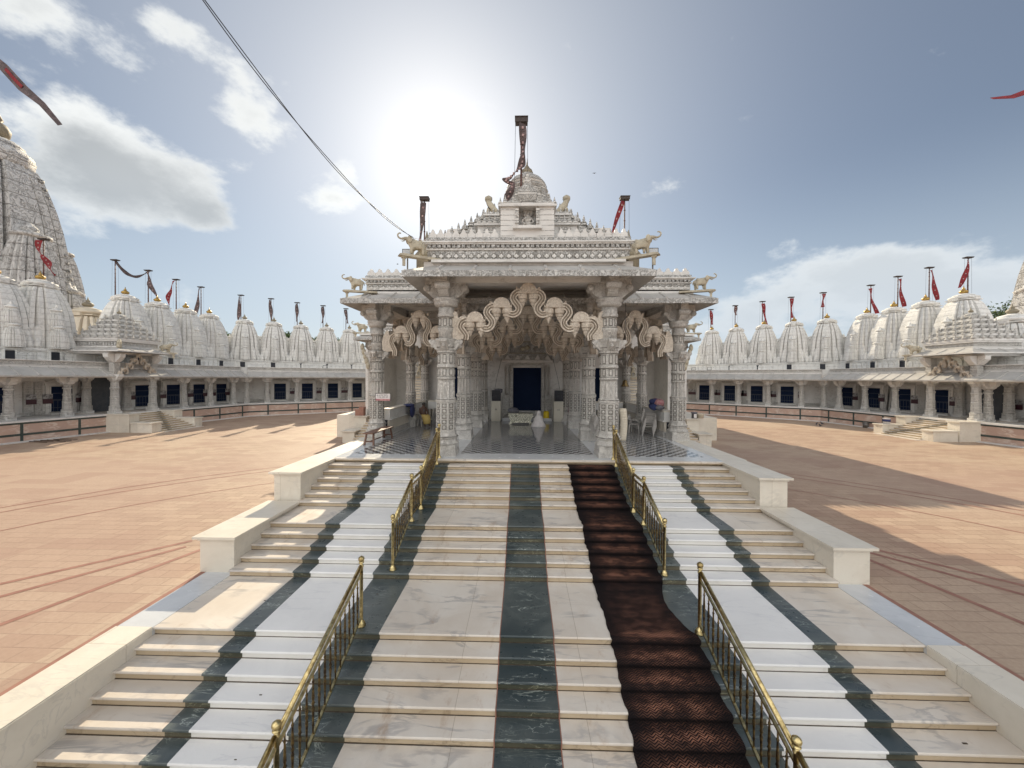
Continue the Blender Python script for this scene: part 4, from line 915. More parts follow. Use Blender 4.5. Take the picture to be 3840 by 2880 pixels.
def tower_meshes(m, gold, niche=True):
    """body, crown and finial of a curvilinear shrine tower, base at z=0, tip at 6.6"""
    body = MB()
    # base course with rounded niche slabs and a dark vent
    body.box(-1.50, 1.50, -1.50, 1.50, -.6, .78, m); body.box(-1.62, 1.62, -1.62, 1.62, .78, .92, m)
    for k in range(4):
        M = Matrix.Rotation(k*pi/2, 4, 'Z')
        for i in range(6):
            if niche and k == 0 and i == 2: continue
            xx = -1.30+i*.52
            body.prism([(xx-.19, .02), (xx-.20, .40), (xx-.15, .60), (xx, .72), (xx+.15, .60), (xx+.20, .40), (xx+.19, .02)], -1.60, -1.50, m, M)
        for xx in (-1.35, -.95, .95, 1.35):
            body.lathe([(.17, .92), (.19, 1.1), (.17, 1.35), (.10, 1.55), (.03, 1.68), (.005, 1.78)], m, 8, (xx, -1.46, 0), M=M)
    spire(body, m)
    for k in range(4):
        M = Matrix.Rotation(k*pi/2, 4, 'Z')
        for (dy, sc_, zz, w) in ((-1.66, 1.0, .92, .50), (-1.46, .9, 2.30, .42)):
            spire(body, m, 1.0, (0, dy, 0), zz, zz+1.45*sc_, w, notch=True, M=M)
            body.lathe([(.24*sc_, 0), (.36*sc_, .05), (.36*sc_, .12), (.18*sc_, .2), (.10*sc_, .26), (.13*sc_, .32), (.01, .55*sc_)], m, 8, (0, dy, zz+1.45*sc_), M=M)
        for xx in (-.86, .86):
            spire(body, m, 1.0, (xx, -1.26, 0), .92, 2.3, .26, notch=False, M=M)
            body.lathe([(.16, 0), (.18, .06), (.05, .14), (.01, .3)], m, 8, (xx, -1.26, 2.3), M=M)
    crown = MB()
    crown.lathe([(.66, 5.34), (.66, 5.42)], m, 12)
    crown.box(-.72, .72, -.72, .72, 5.42, 5.50, m)
    for k in range(4):
        crown.box(-.22, .22, -.92, -.6, 5.36, 5.56, m, Matrix.Rotation(k*pi/2, 4, 'Z'))
    crown.lathe([(.60, 5.50), (.84, 5.55), (.90, 5.64), (.84, 5.74), (.62, 5.80), (.64, 5.86), (.46, 5.92), (.30, 5.97), (.16, 6.02)], m, 20, flute=.05)
    fin = MB(); fin.lathe([(.12, 5.98), (.16, 6.02), (.26, 6.09), (.28, 6.18), (.18, 6.29), (.08, 6.34), (.12, 6.38), (.05, 6.47), (.005, 6.66)], gold, 12)
    vent = MB(); vent.box(-.50, -.02, -1.86, -1.30, .06, .66, DARK); vent.box(-.58, -.50, -1.90, -1.50, .02, .72, m); vent.box(-.02, .06, -1.90, -1.50, .02, .72, m)
    return body, crown, fin, vent
def make_tower(name, label, mt, gold, loc, rz, s, group, vent=True):
    t = thing(name, label, 'shrine tower', loc, rz, group)
    bo, cr, fi, ve = tower_meshes(mt, gold)
    bo.build('spire_body', t); cr.build('crown', t); fi.build('finial', t)
    if vent: ve.build('vent', t)
    t.scale = (s, s, s); return t

def gallery(label, P0, P1, pill, doors, ea=0.0, eb=0.0, dz=0.0, name='shrine_gallery'):
    """roofed stone gallery from P0 to P1; local x runs along it, local y points outward"""
    P0 = Vector(P0); P1 = Vector(P1); d = (P1-P0); L = d.length; rz = atan2(d.y, d.x)
    t = thing(name, label, 'gallery', (P0.x, P0.y, dz), rz, 'shrine galleries round the courtyard')
    b = MB(); b.box(0, L, 0, 4.2, -.2, PL-.11, PINK); b.box(0, L, -.10, 4.2, PL-.11, PL, SMOOTH); b.box(-ea, L+eb, .9, 4.2, PL-.05, PL-.004, SMOOTH); b.box(0, L, -.35, 0, -.2, .07, SMOOTH); b.build('plinth', t)
    b = MB()
    for (za, zb) in ((PL-.23, PL-.112), (.42, .56)): b.box(0, L, -.022, .02, za, zb, GREENP)
    for s_ in pill:
        if 0 < s_ < L: b.box(s_-.07, s_+.07, -.026, .02, .071, PL-.112, GREENP)
    b.build('green_bands', t)
    proto = None
    for s_ in pill:
        if proto is None:
            q = MB(); H = 4.22-PL
            q.box(-.25, .25, -.25, .25, 0, .16*H/2.8, SMOOTH); 
            q.lathe([(.33, .10), (.31, .42), (.34, .46), (.26, .52), (.25, 1.05), (.27, 1.08), (.235, 1.12), (.22, 1.5), (.25, 1.54), (.25, 1.62), (.205, 1.66), (.20, 1.98), (.25, 2.02), (.25, 2.10), (.21, 2.14), (.21, 2.26), (.30, 2.32), (.33, 2.36)], STONE, 8, rot=pi/8, smooth=False)
            for a in range(4): q.prism([(0, 2.36), (.30, 2.36), (.36, 2.46), (.44, 2.52), (.52, 2.60), (.54, 2.82), (0, 2.82)], -.17, .17, SMOOTH, Matrix.Rotation(a*pi/2, 4, 'Z'))
            proto = q.build('pillar', t, (s_, 1.15, PL)); 
        else:
            c = proto.copy(); COL.objects.link(c); c.location = (s_, 1.15, PL)
    b = MB(); b.box(-ea, L+eb, 3.6, 4.0, PL, 4.9, SMOOTH)
    prev = 0
    for s_ in doors:
        for q in (-1, 1):
            b.box(s_+q*.80-.10, s_+q*.80+.10, 3.50, 3.6, PL+.01, 3.75, SMOOTH); b.box(s_+q*1.30-.20, s_+q*1.30+.20, 3.46, 3.6, PL+.01, 3.9, STONE)
        b.box(s_-.95, s_+.95, 3.48, 3.6, 3.62, 3.78, SMOOTH); b.box(s_-.8, s_+.8, 3.15, 3.6, PL+.01, PL+.14, SMOOTH); b.box(s_-.9, s_+.9, 3.52, 3.6, 3.9, 4.05, STONE)
    b.box(0, L, 3.55, 3.6, PL+.02, PL+.3, STONE)
    b.build('back_wall', t)
    for s_ in doors:
        b = MB(); b.box(s_-.62, s_+.62, 3.50, 3.598, PL+.22, 3.52, NAVY); b.box(s_-.70, s_-.62, 3.46, 3.598, PL+.22, 3.60, SMOOTH); b.box(s_+.62, s_+.70, 3.46, 3.598, PL+.22, 3.60, SMOOTH)
        b.build('doorway', t)
        b = MB()
        for zz_ in (1.9, 2.45, 2.52, 3.0): b.box(s_-.6, s_+.6, 3.485, 3.499, zz_, zz_+.035, SHUT)
        for kx in range(5): b.box(s_-.48+kx*.24-.012, s_-.48+kx*.24+.012, 3.487, 3.499, PL+.24, 2.45, SHUT)
        b.build('grille', t)
    b = MB(); b.box(-ea*.3, L+eb*.3, .9, 1.4, 4.22, 4.95, SMOOTH); b.box(-ea, L+eb, 1.4, 4.0, 4.75, 5.2, SMOOTH); b.build('beam', t)
    b = MB(); a0, a1 = -.12, .92
    b.add([(0, a0, 4.27), (L, a0, 4.27), (L, a1, 4.86), (0, a1, 4.86), (0, a0, 4.37), (L, a0, 4.37), (L, a1, 4.98), (0, a1, 4.98)], [(0, 3, 2, 1), (4, 5, 6, 7), (0, 1, 5, 4), (1, 2, 6, 5), (2, 3, 7, 6), (3, 0, 4, 7)], SLAB)
    n = int(L/.92)
    for i in range(n):
        xx = (i+.5)*L/n
        b.add([(xx-.05, a0, 4.37), (xx+.05, a0, 4.37), (xx+.05, a1, 4.98), (xx-.05, a1, 4.98), (xx-.04, a0, 4.42), (xx+.04, a0, 4.42), (xx+.04, a1, 5.03), (xx-.04, a1, 5.03)], [(4, 5, 6, 7), (0, 1, 5, 4), (1, 2, 6, 5), (3, 0, 4, 7)], SLAB)
    b.build('eave', t)
    b = MB(); b.box(0, L, .88, 1.35, 4.96, 5.06, SMOOTH); b.box(0, L, .98, 1.35, 5.06, 5.40, STONE); b.box(0, L, .92, 1.4, 5.40, 5.46, SMOOTH); b.box(-ea, L+eb, 1.4, 8.0, 5.2, 5.42, SMOOTH); b.build('parapet', t)
    b = MB(); b.box(-ea, L+eb, 3.0, 7.6, 5.42, 6.15, TOWER); b.box(-ea, L+eb, 2.9, 7.6, 6.15, 6.28, TOWER)
    n = int(L/.5)
    for i in range(n):
        xx = (i+.5)*L/n; b.prism([(xx-.19, 5.44), (xx-.20, 5.82), (xx-.15, 5.98), (xx, 6.08), (xx+.15, 5.98), (xx+.20, 5.82), (xx+.19, 5.44)], 2.92, 3.0, TOWER)
    b.build('tower_base', t)
    return t, P0, d.normalized(), Vector((-d.y, d.x)).normalized(), rz
def along(P0, d, n, u, bearing):
    """distance s along the gallery so that the point P0+d*s+n*u lies in direction X/Y=bearing from the camera's foot"""
    q = P0+n*u; return (bearing*q.y-q.x)/(d.x-bearing*d.y)
CL = Vector((-30.1, 41.2)); CR = Vector((31.0, 40.6))
lines = {
 'ls': (CL+Vector((-.155, -.988))*30, CL), 'lf': (CL, CL+Vector((.785, .62))*30),
 'rf': (CR+Vector((-.765, .644))*30, CR), 'rs': (CR, CR+Vector((.105, -.994))*30)}
PB = {'ls': [-1.394, -1.229, -.906, -.834, -.771], 'lf': [-.735, -.679, -.599, -.526], 'rf': [.489, .556, .631, .715], 'rs': [.772, .810, .874, .949]}
NAMES = {'ls': 'long shrine gallery along the left side of the courtyard behind the left porch',
         'lf': 'shrine gallery running obliquely behind the temple on the left', 'rf': 'shrine gallery running obliquely behind the temple on the right',
         'rs': 'shrine gallery along the right side of the courtyard, behind the right porch'}
GAL = {}
BOARD_MESH = None
def board(P, rz, label):
    global BOARD_MESH
    if BOARD_MESH is None:
        q = MB(); q.box(-.27, .27, -.03, 0, -.36, .36, BOARD); o = q.build('picture_board'); BOARD_MESH = o.data
    else: o = bpy.data.objects.new('picture_board', BOARD_MESH); COL.objects.link(o)
    o.location = P; o.rotation_euler = (0, 0, rz); tag(o, label, 'picture board', 'picture boards on the gallery walls')
ORD = ['first', 'second', 'third', 'fourth', 'fifth', 'sixth', 'seventh', 'eighth', 'ninth', 'tenth', 'eleventh', 'twelfth', 'thirteenth', 'fourteenth', 'fifteenth', 'sixteenth', 'seventeenth', 'eighteenth', 'nineteenth', 'twentieth']
allboards = {'left': [], 'right': []}
for key in ('ls', 'lf', 'rf', 'rs'):
    P0, P1 = lines[key]; dd = (P1-P0).normalized(); nn = Vector((-dd.y, dd.x))
    ps = sorted(along(P0, dd, nn, 1.15, q) for q in PB[key])
    step = 3.05
    if key == 'lf': 
        while ps[-1]+step < 29.5: ps.append(ps[-1]+step)
    if key == 'rf':
        while ps[0]-step > .5: ps.insert(0, ps[0]-step)
    if key == 'ls':
        while ps[0]-step > .5: ps.insert(0, ps[0]-step)
    if key == 'rs':
        ps.append(ps[-1]+6.2)
        while ps[-1]+step < 29.5: ps.append(ps[-1]+step)
    drs = []
    for i in range(len(ps)-1):
        gap = ps[i+1]-ps[i]
        if gap > 2.2: drs.append((ps[i]+ps[i+1])/2+(.0 if gap < 4 else 0))
    if key == 'ls': drs = [along(P0, dd, nn, 3.6, q) for q in (-1.60, -1.42, -1.247, -1.022, -.938, -.867, -.806)]
    if key == 'rs': drs = [along(P0, dd, nn, 3.6, q) for q in (.832, .898, .972, 1.062, 1.36, 1.5)]
    drs = sorted(drs); dr2 = []
    for q in drs:
        if not dr2 or q-dr2[-1] > 2.0: dr2.append(q)
    GAL[key] = gallery(NAMES[key], P0, P1, ps, dr2, 1.55 if key in ('lf', 'rs') else 0.0, 1.55 if key in ('ls', 'rf') else 0.0, .004 if key in ('ls', 'rs') else 0.0)
    _, P0, dd, nn, rz = GAL[key]
    bb = {'ls': (-1.33, -1.284, -1.193, -1.05, -.963, -.888, -.847, -.825, -.787), 'rs': (.805, .85, .873, .915, .997, 1.093, 1.25)}.get(key)
    if bb:
        for q in bb:
            s_ = along(P0, dd, nn, 3.455, q); w = P0+dd*s_+nn*3.455; allboards['left' if key[0] == 'l' else 'right'].append((w.x/w.y, w, rz))
    for q in (dr2 if not bb else []):
        for e in (-1, 1):
            s_ = q+e*1.30; w = P0+dd*s_+nn*3.455
            if w.y > 15: allboards['left' if key[0] == 'l' else 'right'].append((w.x/w.y, w, rz))
for sd in allboards:
    L_ = sorted(allboards[sd], key=lambda a: a[0])
    for i, (_, w, rz) in enumerate(L_):
        nm = ORD[i] if i < len(ORD) else 'number '+str(i+1)
        board((w.x, w.y, 2.62), rz, f'printed picture board on the {sd} gallery wall, {nm} of them counting from the left')
# far closing gallery behind the temple
gallery('short shrine gallery closing the courtyard straight behind the temple', lines['lf'][1], lines['rf'][0], [3, 6, 9, 12], [4.5, 7.5, 10.5])

# towers: (bearing X/Y, distance Y measured for a tip at 12 m)
TL = [(-1.303, 27.1, 'rs'), (-34.26/32.1, 32.1, 0), (-34.53/35.27, 35.27, 0), (-34.79/38.61, 38.61, 0), (-35.01/41.84, 41.84, 0), (-34.09/46.05, 46.05, 1), (-31.81/48.15, 48.15, 1), (-29.84/50.74, 50.74, 1), (-27.43/52.88, 52.88, 1), (-25.26/55.2, 55.2, 1)]
TR = [(27.17/55.79, 55.79, 1), (29.02/52.86, 52.86, 1), (31.02/50.1, 50.1, 1), (32.99/47.49, 47.49, 1), (34.99/45.04, 45.04, 1), (36.36/41.5, 41.5, 0), (35.84/38.01, 38.01, 0), (35.78/35.04, 35.04, 0), (35.85/32.17, 32.17, 0)]
TOPZ = 12.0; TB0 = 5.42
def place(bear, Y12, key, u=4.7):
    _, P0, dd, nn, rz = GAL[key]; s_ = along(P0, dd, nn, u, bear); w = P0+dd*s_+nn*u
    top = CZ+(TOPZ-CZ)*w.y/Y12
    return w, rz, max(.7, (top-TB0)/6.6)
tg = 'white curved shrine towers above the galleries'
protoL = protoR = None
def flagpole(name, label, P, H, box, path, wv, mat, parentrz=0.0, side=0.0, hw=.19, group='temple flags on tall poles', th=.02, pole=POLE):
    t = thing(name, label, 'flag', P, parentrz, group)
    b = MB(); b.tube([(0, 0, 0), (0, 0, H)], [.05, .035], pole, 8); 
    for k in range(1, 9): b.lathe([(.055, -.02), (.06, 0), (.055, .02)], pole, 8, (0, 0, H*k/9))
    b.build('pole', t)
    b = MB(); w, h = box; b.box(-w, w, -.16, .16, H, H+h, BOARDW); b.box(-w*1.06, w*1.06, -.19, .19, H+h, H+h+.03, BOARDW); b.build('crossboard', t)
    for q in (-1, 1):
        b = MB(); b.tube([(q*w*.95, 0, H), (q*w*.95+.05*q, 0, H*.1)], .008, CABLE, 4); b.build('cord', t)
    if path:
        b = MB(); pts = []
        for i in range(len(path)-1):
            p0, p1, p2, p3 = path[max(i-1, 0)], path[i], path[i+1], path[min(i+2, len(path)-1)]
            for j in range(6):
                s_ = j/6; pts.append(tuple(.5*((2*p1[c])+(-p0[c]+p2[c])*s_+(2*p0[c]-5*p1[c]+4*p2[c]-p3[c])*s_*s_+(-p0[c]+3*p1[c]-3*p2[c]+p3[c])*s_**3) for c in (0, 1)))
        pts.append(path[-1]); P3 = [(p[0], -.10-.05*sin(i*.7), H+p[1]) for i, p in enumerate(pts)]
        n_ = len(P3)
        wl = [(hw*(.8+.3*sin(i*.5+side)), .10*cos(i*.45+side), .02) for i in range(n_)]
        b.strip(P3, wl, th, mat)
        for i in range(2, n_-1, 2):
            p = P3[i]; b.box(p[0]-.045, p[0]+.045, p[1]-.02, p[1]+.02, p[2]-.05, p[2]+.05, PALEC)
        b.build('cloth', t)
    return t
FL = {0: (.0, [(-.2, -.05), (-.25, -.9), (.15, -1.35), (.6, -2.1), (1.0, -2.75)], REDC),
      1: (-1.15, None, None), 2: (-1.1, [(.1, -.1), (.15, -.6), (.35, -1.5), (1.0, -2.6)], FADED),
      3: (-1.2, [(-.15, -.1), (-.5, -1.0), (-.75, -1.9), (-.7, -2.8)], REDC), 4: (-1.1, [(-.1, -.1), (-.3, -1.6), (-.5, -3.0)], FADED),
      5: (-.6, [(-.1, -.1), (-.16, -1.5), (-.2, -2.9)], FADED), 6: (-.5, [(-.1, -.1), (.0, -1.3), (.16, -2.6)], FADED), 7: (-.6, [(0, -.1), (.02, -1.2), (0, -2.4)], FADED),
      8: (-.6, [(0, -.1), (.05, -1.2), (-.05, -2.3)], FADED), 9: (-.6, [(0, -.1), (.15, -1.2), (.3, -2.0)], FADED)}
FR = {0: (-.05, [(-.1, -.1), (.05, -1.0), (.1, -2.0)], REDC), 1: (-.05, [(0, -.05), (.0, -.7), (.02, -1.2)], POLE), 2: (-.1, [(.0, -.2), (.2, -1.4), (.5, -3.0)], REDC),
      3: (-.25, [(0, -.1), (.0, -1.2), (.05, -2.4)], REDC), 4: (-.3, [(0, -.1), (-.05, -.8), (-.15, -1.6)], REDC), 5: (.55, [(-.15, -.3), (0, -1.3), (.55, -2.9)], REDC),
      6: (.55, [(.1, -.2), (.2, -1.4), (.5, -2.9)], REDC), 7: (.5, [(.05, -.2), (.35, -1.5), (.6, -2.9)], REDC), 8: (.55, [(-.15, -.2), (-.25, -1.3), (-.85, -2.5)], REDC)}
tops = {}
for sd, LST, FD in (('left', TL, FL), ('right', TR, FR)):
    for i, (be, y12, far) in enumerate(LST):
        key = {'left': 'lf' if far == 1 else 'ls', 'right': 'rf' if far == 1 else 'rs'}[sd]
        w, rz, s_ = place(be, y12, key)
        gold = GOLD if sd == 'right' else (GOLDS if far == 1 else GOLD)
        det = 'with gilded tip' if gold is GOLD else 'with weathered tip'
        lab = f'white curved shrine tower {det}, {ORD[i]} from the left in the {sd} row'
        if sd == 'left' and i == 0: lab = 'big white shrine tower at the left edge, in front of the old carved spire'
        if sd == 'left' and i == 0 or sd == 'left' and i == 5 or sd == 'right' and i == 0:
            pr = make_tower('shrine_tower', lab, TOWER, gold, (w.x, w.y, TB0), rz, s_, tg); cur = pr
        else: cur = copy_tree(pr, (w.x, w.y, TB0), rz, lab, (s_, s_, s_))
        off, path, mt = FD[i]
        zb = TB0+5.6*s_; H = 3.35*s_
        # pole stands on a bracket beside the crown
        px_ = w.x+off*1.0; py_ = w.y+.2
        if path is None: path = []
        fp = flagpole('temple_flag', f'flag pole beside the {ORD[i]} tower of the {sd} row' + (', red cloth' if mt is REDC else ', faded dark cloth' if mt is FADED else ', its cloth blown sideways' if not path else ', short bunched cloth'),
                      (px_, py_, zb), H, (.29, .06), path, None, mt or FADED, 0.0, i*.7)
        b = MB(); dv = w.x-px_; b.box(min(-.12, dv), max(.12, dv), -.10, .10, -.16, -.02, TOWER); b.build('bracket', fp)
        tops[(sd, i)] = Vector((px_, py_, zb+H))
# one more tower half out of the picture at the far left
w, rz, s_ = place(-1.43, 25.6, 'ls'); 
make_tower('shrine_tower', 'white shrine tower cut off by the left edge of the picture', TOWER, GOLD, (w.x, w.y, TB0), rz, s_, tg)
# cloth sagging between the first two poles
a, c = tops[('left', 1)], tops[('left', 2)]
pts = [a.lerp(c, t/16)+Vector((0, 0, -.95*4*(t/16)*(1-t/16))) for t in range(17)]
b = MB(); b.strip([tuple(p-a) for p in pts], [(0.02, .05, .13-.03*sin(i)) for i in range(17)], .02, FADED); tag(b.build('flag_cloth', None, tuple(a)), 'faded cloth sagging between two flag poles of the left row', 'flag')

# ---------------- porches of the side galleries
def porch(label, side, cxp, cyp):
    """porch facing the court; local +x points into the court, local y along the gallery"""
    t = thing('entrance_porch', label, 'porch', (cxp, cyp, 0), 0 if side < 0 else pi, 'entrance porches of the side galleries')
    def go(b, n): return b.build(n, t)
    for yy in (-1.55, 1.55):
        for xx in (.9, -1.4):
            q = MB(); H = 5.55-PL if xx > 0 else 4.4-PL
            q.box(-.30, .30, -.30, .30, 0, .2, SMOOTH)
            q.lathe([(.36, .15), (.34, .52), (.37, .56), (.29, .63), (.28, 1.25), (.30, 1.30), (.27, 1.36), (.26, 1.9), (.30, 1.95), (.30, 2.05), (.25, 2.1), (.25, 2.5), (.33, 2.6), (.36, 2.68)], STONE, 8, rot=pi/8, smooth=False)
            for a_ in range(4): q.prism([(0, 2.68), (.34, 2.68), (.40, 2.80), (.52, 2.92), (.55, 3.1), (0, 3.1)], -.2, .2, SMOOTH, Matrix.Rotation(a_*pi/2, 4, 'Z'))
            if xx > 0:
                q.box(-.22, .22, -.22, .22, 3.10, 4.71, STONE)
                for a_ in (0, 2, 1 if yy > 0 else 3): q.prism([(0, 4.02), (.30, 4.08), (.52, 4.30), (.66, 4.45), (.70, 4.72), (0, 4.72)], -.2, .2, SMOOTH, Matrix.Rotation(a_*pi/2, 4, 'Z'))
            q.build('pillar', t, (xx, yy, PL))
    Mr = Matrix.Translation((1.22, 0, 0)) @ Matrix.Rotation(pi/2, 4, 'Z')
    a_ = toran(t, 0, 0, 6.22, 3, .39, .40, .42, M=Mr, th=.08)
    b = MB(); b.box(-2.6, 1.0, -2.1, 2.1, 6.12, 6.28, SMOOTH); b.box(-2.0, -1.7, -2.0, 2.0, 4.4, 6.1, SMOOTH)
    go(b, 'beam')
    b = MB(); eave(b, -2.8, 2.05, -2.35, 2.35, 6.27, .75, .34, face=SMOOTH, lip=.10); go(b, 'eave')
    b = MB(); b.box(-2.2, 1.38, -1.75, 1.75, 6.64, 6.74, SMOOTH); b.box(-2.1, 1.28, -1.65, 1.65, 6.74, 7.10, STONE); b.box(-2.2, 1.38, -1.75, 1.75, 7.10, 7.22, SMOOTH)
    dentils(b, -2.0, 1.2, -1.66, 6.78, 7.06, 14); 
    go(b, 'cornice')
    b = MB(); n = 5
    for i in range(n):
        f = i/n; h = 1.80*(1-f)+.34*f; z0 = 7.22+i*.40; cx_ = -.4
        b.box(cx_-h, cx_+h, -h, h, z0, z0+.16, SMOOTH); b.box(cx_-h+.14, cx_+h-.14, -h+.14, h-.14, z0+.16, z0+.402, STONE)
        m_ = max(2, int(2*h/.55))
        for j in range(m_+1):
            u = -h+.08+(2*h-.16)*j/m_
            for (xx, yy) in ((cx_+h-.06, u), (cx_+u, -h+.06), (cx_+u, h-.06)): bell(b, xx, yy, z0+.16, .74)
    b.lathe([(.42, 9.2), (.44, 9.3), (.30, 9.42), (.15, 9.48), (.10, 9.52)], STONE, 12, (-.4, 0, 0)); go(b, 'pyramid_roof')
    b = MB(); b.lathe([(.08, 9.5), (.15, 9.58), (.14, 9.66), (.06, 9.74), (.03, 9.8), (.005, 9.98)], GOLDS, 10, (-.4, 0, 0)); go(b, 'finial')
    # floor, steps and stepped parapets
    b = MB(); b.box(-3.4, 1.35, -2.2, 2.2, PL-.06, PL+.015, CREAM); go(b, 'floor')
    b = MB()
    for k in range(10):
        x1 = 1.35+.345*(10-k); z1 = PL*(k+1)/10.4
        b.box(1.2, x1, -1.5, 1.5, max(0, z1-.16), z1-.035, CREAM2); b.box(1.2, x1+.03, -1.5, 1.5, z1-.035, z1, CREAM)
        yy = -1.2+.26*k; b.box(x1-.33, x1+.034, yy, yy+.42, z1-.03, z1+.002, GREEN)
    b.box(1.2, 5.3, -1.75, 1.75, -.02, .035, CREAM); go(b, 'steps')
    for q in (-1, 1):
        for (x0, x1, zt) in ((1.0, 2.95, PL+.03), (2.96, 4.75, .78)):
            b = MB(); ya, yb_ = sorted((q*1.52, q*2.3)); b.box(x0, x1-.08, ya, yb_, -.02, zt-.08, KERB); b.box(x0, x1, ya-.05, yb_+.05, zt-.08, zt, KERB); go(b, 'parapet_block')
    # shuttered bay beside the porch on the camera side
    ys = -2.9 if side < 0 else 2.9
    return t
pL = porch('left entrance porch with pyramid roof, scalloped arch and steps, in shade', -1, -33.1, 30.9)
pR = porch('right entrance porch with pyramid roof, scalloped arch and sunlit steps', 1, 33.75, 30.15)
for sx, key, be in ((-1, 'ls', -1.138), (1, 'rs', 1.190)):
    _, P0, dd, nn, rz = GAL[key]; s_ = along(P0, dd, nn, 3.2, be); w = P0+dd*s_+nn*3.2
    t = thing('roller_shutter', f'dark roller shutter closing the bay next to the {LS[sx]} porch', 'shutter', (w.x, w.y, PL+.02), rz)
    b = MB(); b.box(-1.0, 1.0, -.02, .05, 0, 2.75, SHUT)
    for k in range(24): b.box(-.98, .98, -.05, -.02, .1+k*.11, .15+k*.11, SHUT)
    b.build('slats', t)
    b = MB(); b.box(-1.1, -1.0, -.06, .06, 0, 2.8, METAL); b.box(1.0, 1.1, -.06, .06, 0, 2.8, METAL); b.box(-1.1, 1.1, -.06, .06, 2.75, 2.9, METAL); b.build('guide_frame', t)
elephant('small stone elephant on the far corner of the left porch eave', (-31.35, 32.75, 6.45), radians(35), .8)
elephant('small stone elephant on the far corner of the right porch eave', (32.0, 32.1, 6.45), radians(145), .8)
t = thing('corner_idol', 'weathered orange stone figure on the near corner of the left porch cornice', 'statue', (-31.55, 29.1, 6.50))
skin('body', [(0, 0, .2, .16), (0, 0, .5, .15), (0, 0, .75, .10), (.14, -.1, .1, .12), (-.14, .1, .1, .12), (.15, -.12, .5, .05), (.2, -.1, .3, .05)], [(0, 1), (1, 2), (0, 3), (0, 4), (1, 5), (5, 6)], STAT, t)

# ---------------- big old carved spires behind the galleries
def bigtower(label, x, y, rz, s, z0):
    t = thing('carved_spire', label, 'temple spire', (x, y, 0), rz)
    BW = 1.06
    b = MB(); spire(b, BIGT, s, (0, 0, z0), .95, 5.35, BW)
    for k in range(4):
        M = Matrix.Rotation(k*pi/2, 4, 'Z')
        for (dy, zz, hh, w) in ((-.98*s, .9, 2.75, .52), (-1.16*s, .3, 2.1, .40)):
            spire(b, BIGT, s, (0, dy, z0), zz, zz+hh, w, notch=True, M=M)
            b.lathe([(.5*w*s, 0), (.62*w*s, .03*s), (.62*w*s, .07*s), (.34*w*s, .13*s), (.2*w*s, .15*s), (.26*w*s, .20*s), (.2*w*s, .25*s), (.02*s, .34*s)], BIGT, 16, (0, dy, z0+(zz+hh)*s), M=M)
        for xx in (-.68, .68): 
            spire(b, BIGT, s, (xx*s, -.92*s, z0), .5, 2.6, .30, notch=True, M=M)
            b.lathe([(.16*s, 0), (.2*s, .06*s), (.06*s, .14*s), (.01, .3*s)], BIGT, 10, (xx*s, -.92*s, z0+2.6*s), M=M)
        # knobbly corner bands: stacked little ribbed stones
        for i in range(24):
            f = i/24; zz = z0+(.95+4.4*f)*s
            wv_ = 1.06*s*.8*(1 if f < .12 else 1-.51*((f-.12)/.88)**1.7)
            for q in (-1, 1): b.lathe([(.04*s, -.07*s), (.075*s, -.03*s), (.075*s, .03*s), (.04*s, .06*s)], BIGT, 8, (q*wv_, -wv_, zz), M=M)
    b.box(-1.3*s, 1.3*s, -1.3*s, 1.3*s, 0, z0+.96*s, BIGT); b.build('spire_body', t)
    b = MB(); b.lathe([(.54*s, 5.34*s), (.56*s, 5.40*s), (.56*s, 5.48*s), (.58*s, 5.57*s), (.53*s, 5.66*s), (.43*s, 5.74*s), (.43*s, 5.80*s), (.32*s, 5.90*s), (.18*s, 5.95*s)], BIGT, 32, (0, 0, z0), flute=.06); b.build('crown', t)
    b = MB(); b.lathe([(.12*s, 5.94*s), (.2*s, 6.02*s), (.22*s, 6.14*s), (.16*s, 6.26*s), (.08*s, 6.31*s), (.11*s, 6.36*s), (.05*s, 6.5*s), (.005, 6.72*s)], GOLDS, 16, (0, 0, z0)); b.build('finial', t)
    return t
bigtower('huge old carved spire with dark weathered relief rising behind the left gallery', -60.6, 42.5, radians(-8), 5.15, 1.0)
bigtower('huge old carved spire just entering the right edge of the picture', 62.1, 41.5, radians(6), 5.15, 1.0)
for i, (x, y, s_, lab) in enumerate(((-52.2, 44.6, 1.9, 'cream domed spire between the old carved tower and the left porch roof'), (-50.3, 44.8, 1.45, 'lower cream domed spire just left of the white tower row'),
                                     (49.6, 40.2, 1.65, 'cream domed spire at the right edge beside the tree'), (47.6, 41.2, 1.15, 'small cream domed spire right of the last white tower'))):
    make_tower('cream_spire', lab, SAND if x < 0 else TOWER, GOLDS, (x, y, 1.2 if s_ > 1.5 else 2.2), radians(15), s_, 'cream domed spires beyond the galleries', False)

# ================================================================== FLAGS, CABLE, LAMPS ON THE TEMPLE
def rflag(label, P, H, box, path, mt, hw, th=.02): return flagpole('temple_flag', label, P, H, box, path, None, mt, 0.0, 0.0, hw)
rflag('tallest flag, above the crowning dome of the temple', (-.10, 16.65, 11.4), 3.98, (.27, .20), [(.04, -.05), (.08, -.85), (.06, -1.5), (-.06, -1.98), (-.44, -2.30), (-.66, -2.50), (-.36, -2.66), (-.56, -3.15), (-.78, -3.62)], FADED, .15)
rflag('faded flag above the left wing of the roof, near the sun', (-5.70, 22.0, 9.2), 5.38, (.26, .14), [(-.03, -.15), (-.12, -1.4), (-.26, -2.6)], FADED, .15)
rflag('red flag leaning away from its pole above the right wing of the roof', (5.76, 22.0, 9.2), 5.33, (.26, .14), [(-.12, -.1), (-.45, -1.1), (-.78, -2.2)], REDC, .13)
t = thing('long_flag', 'long dark red streamer against the clouds at the upper left edge', 'flag', (-46.5, 30, 0)); 
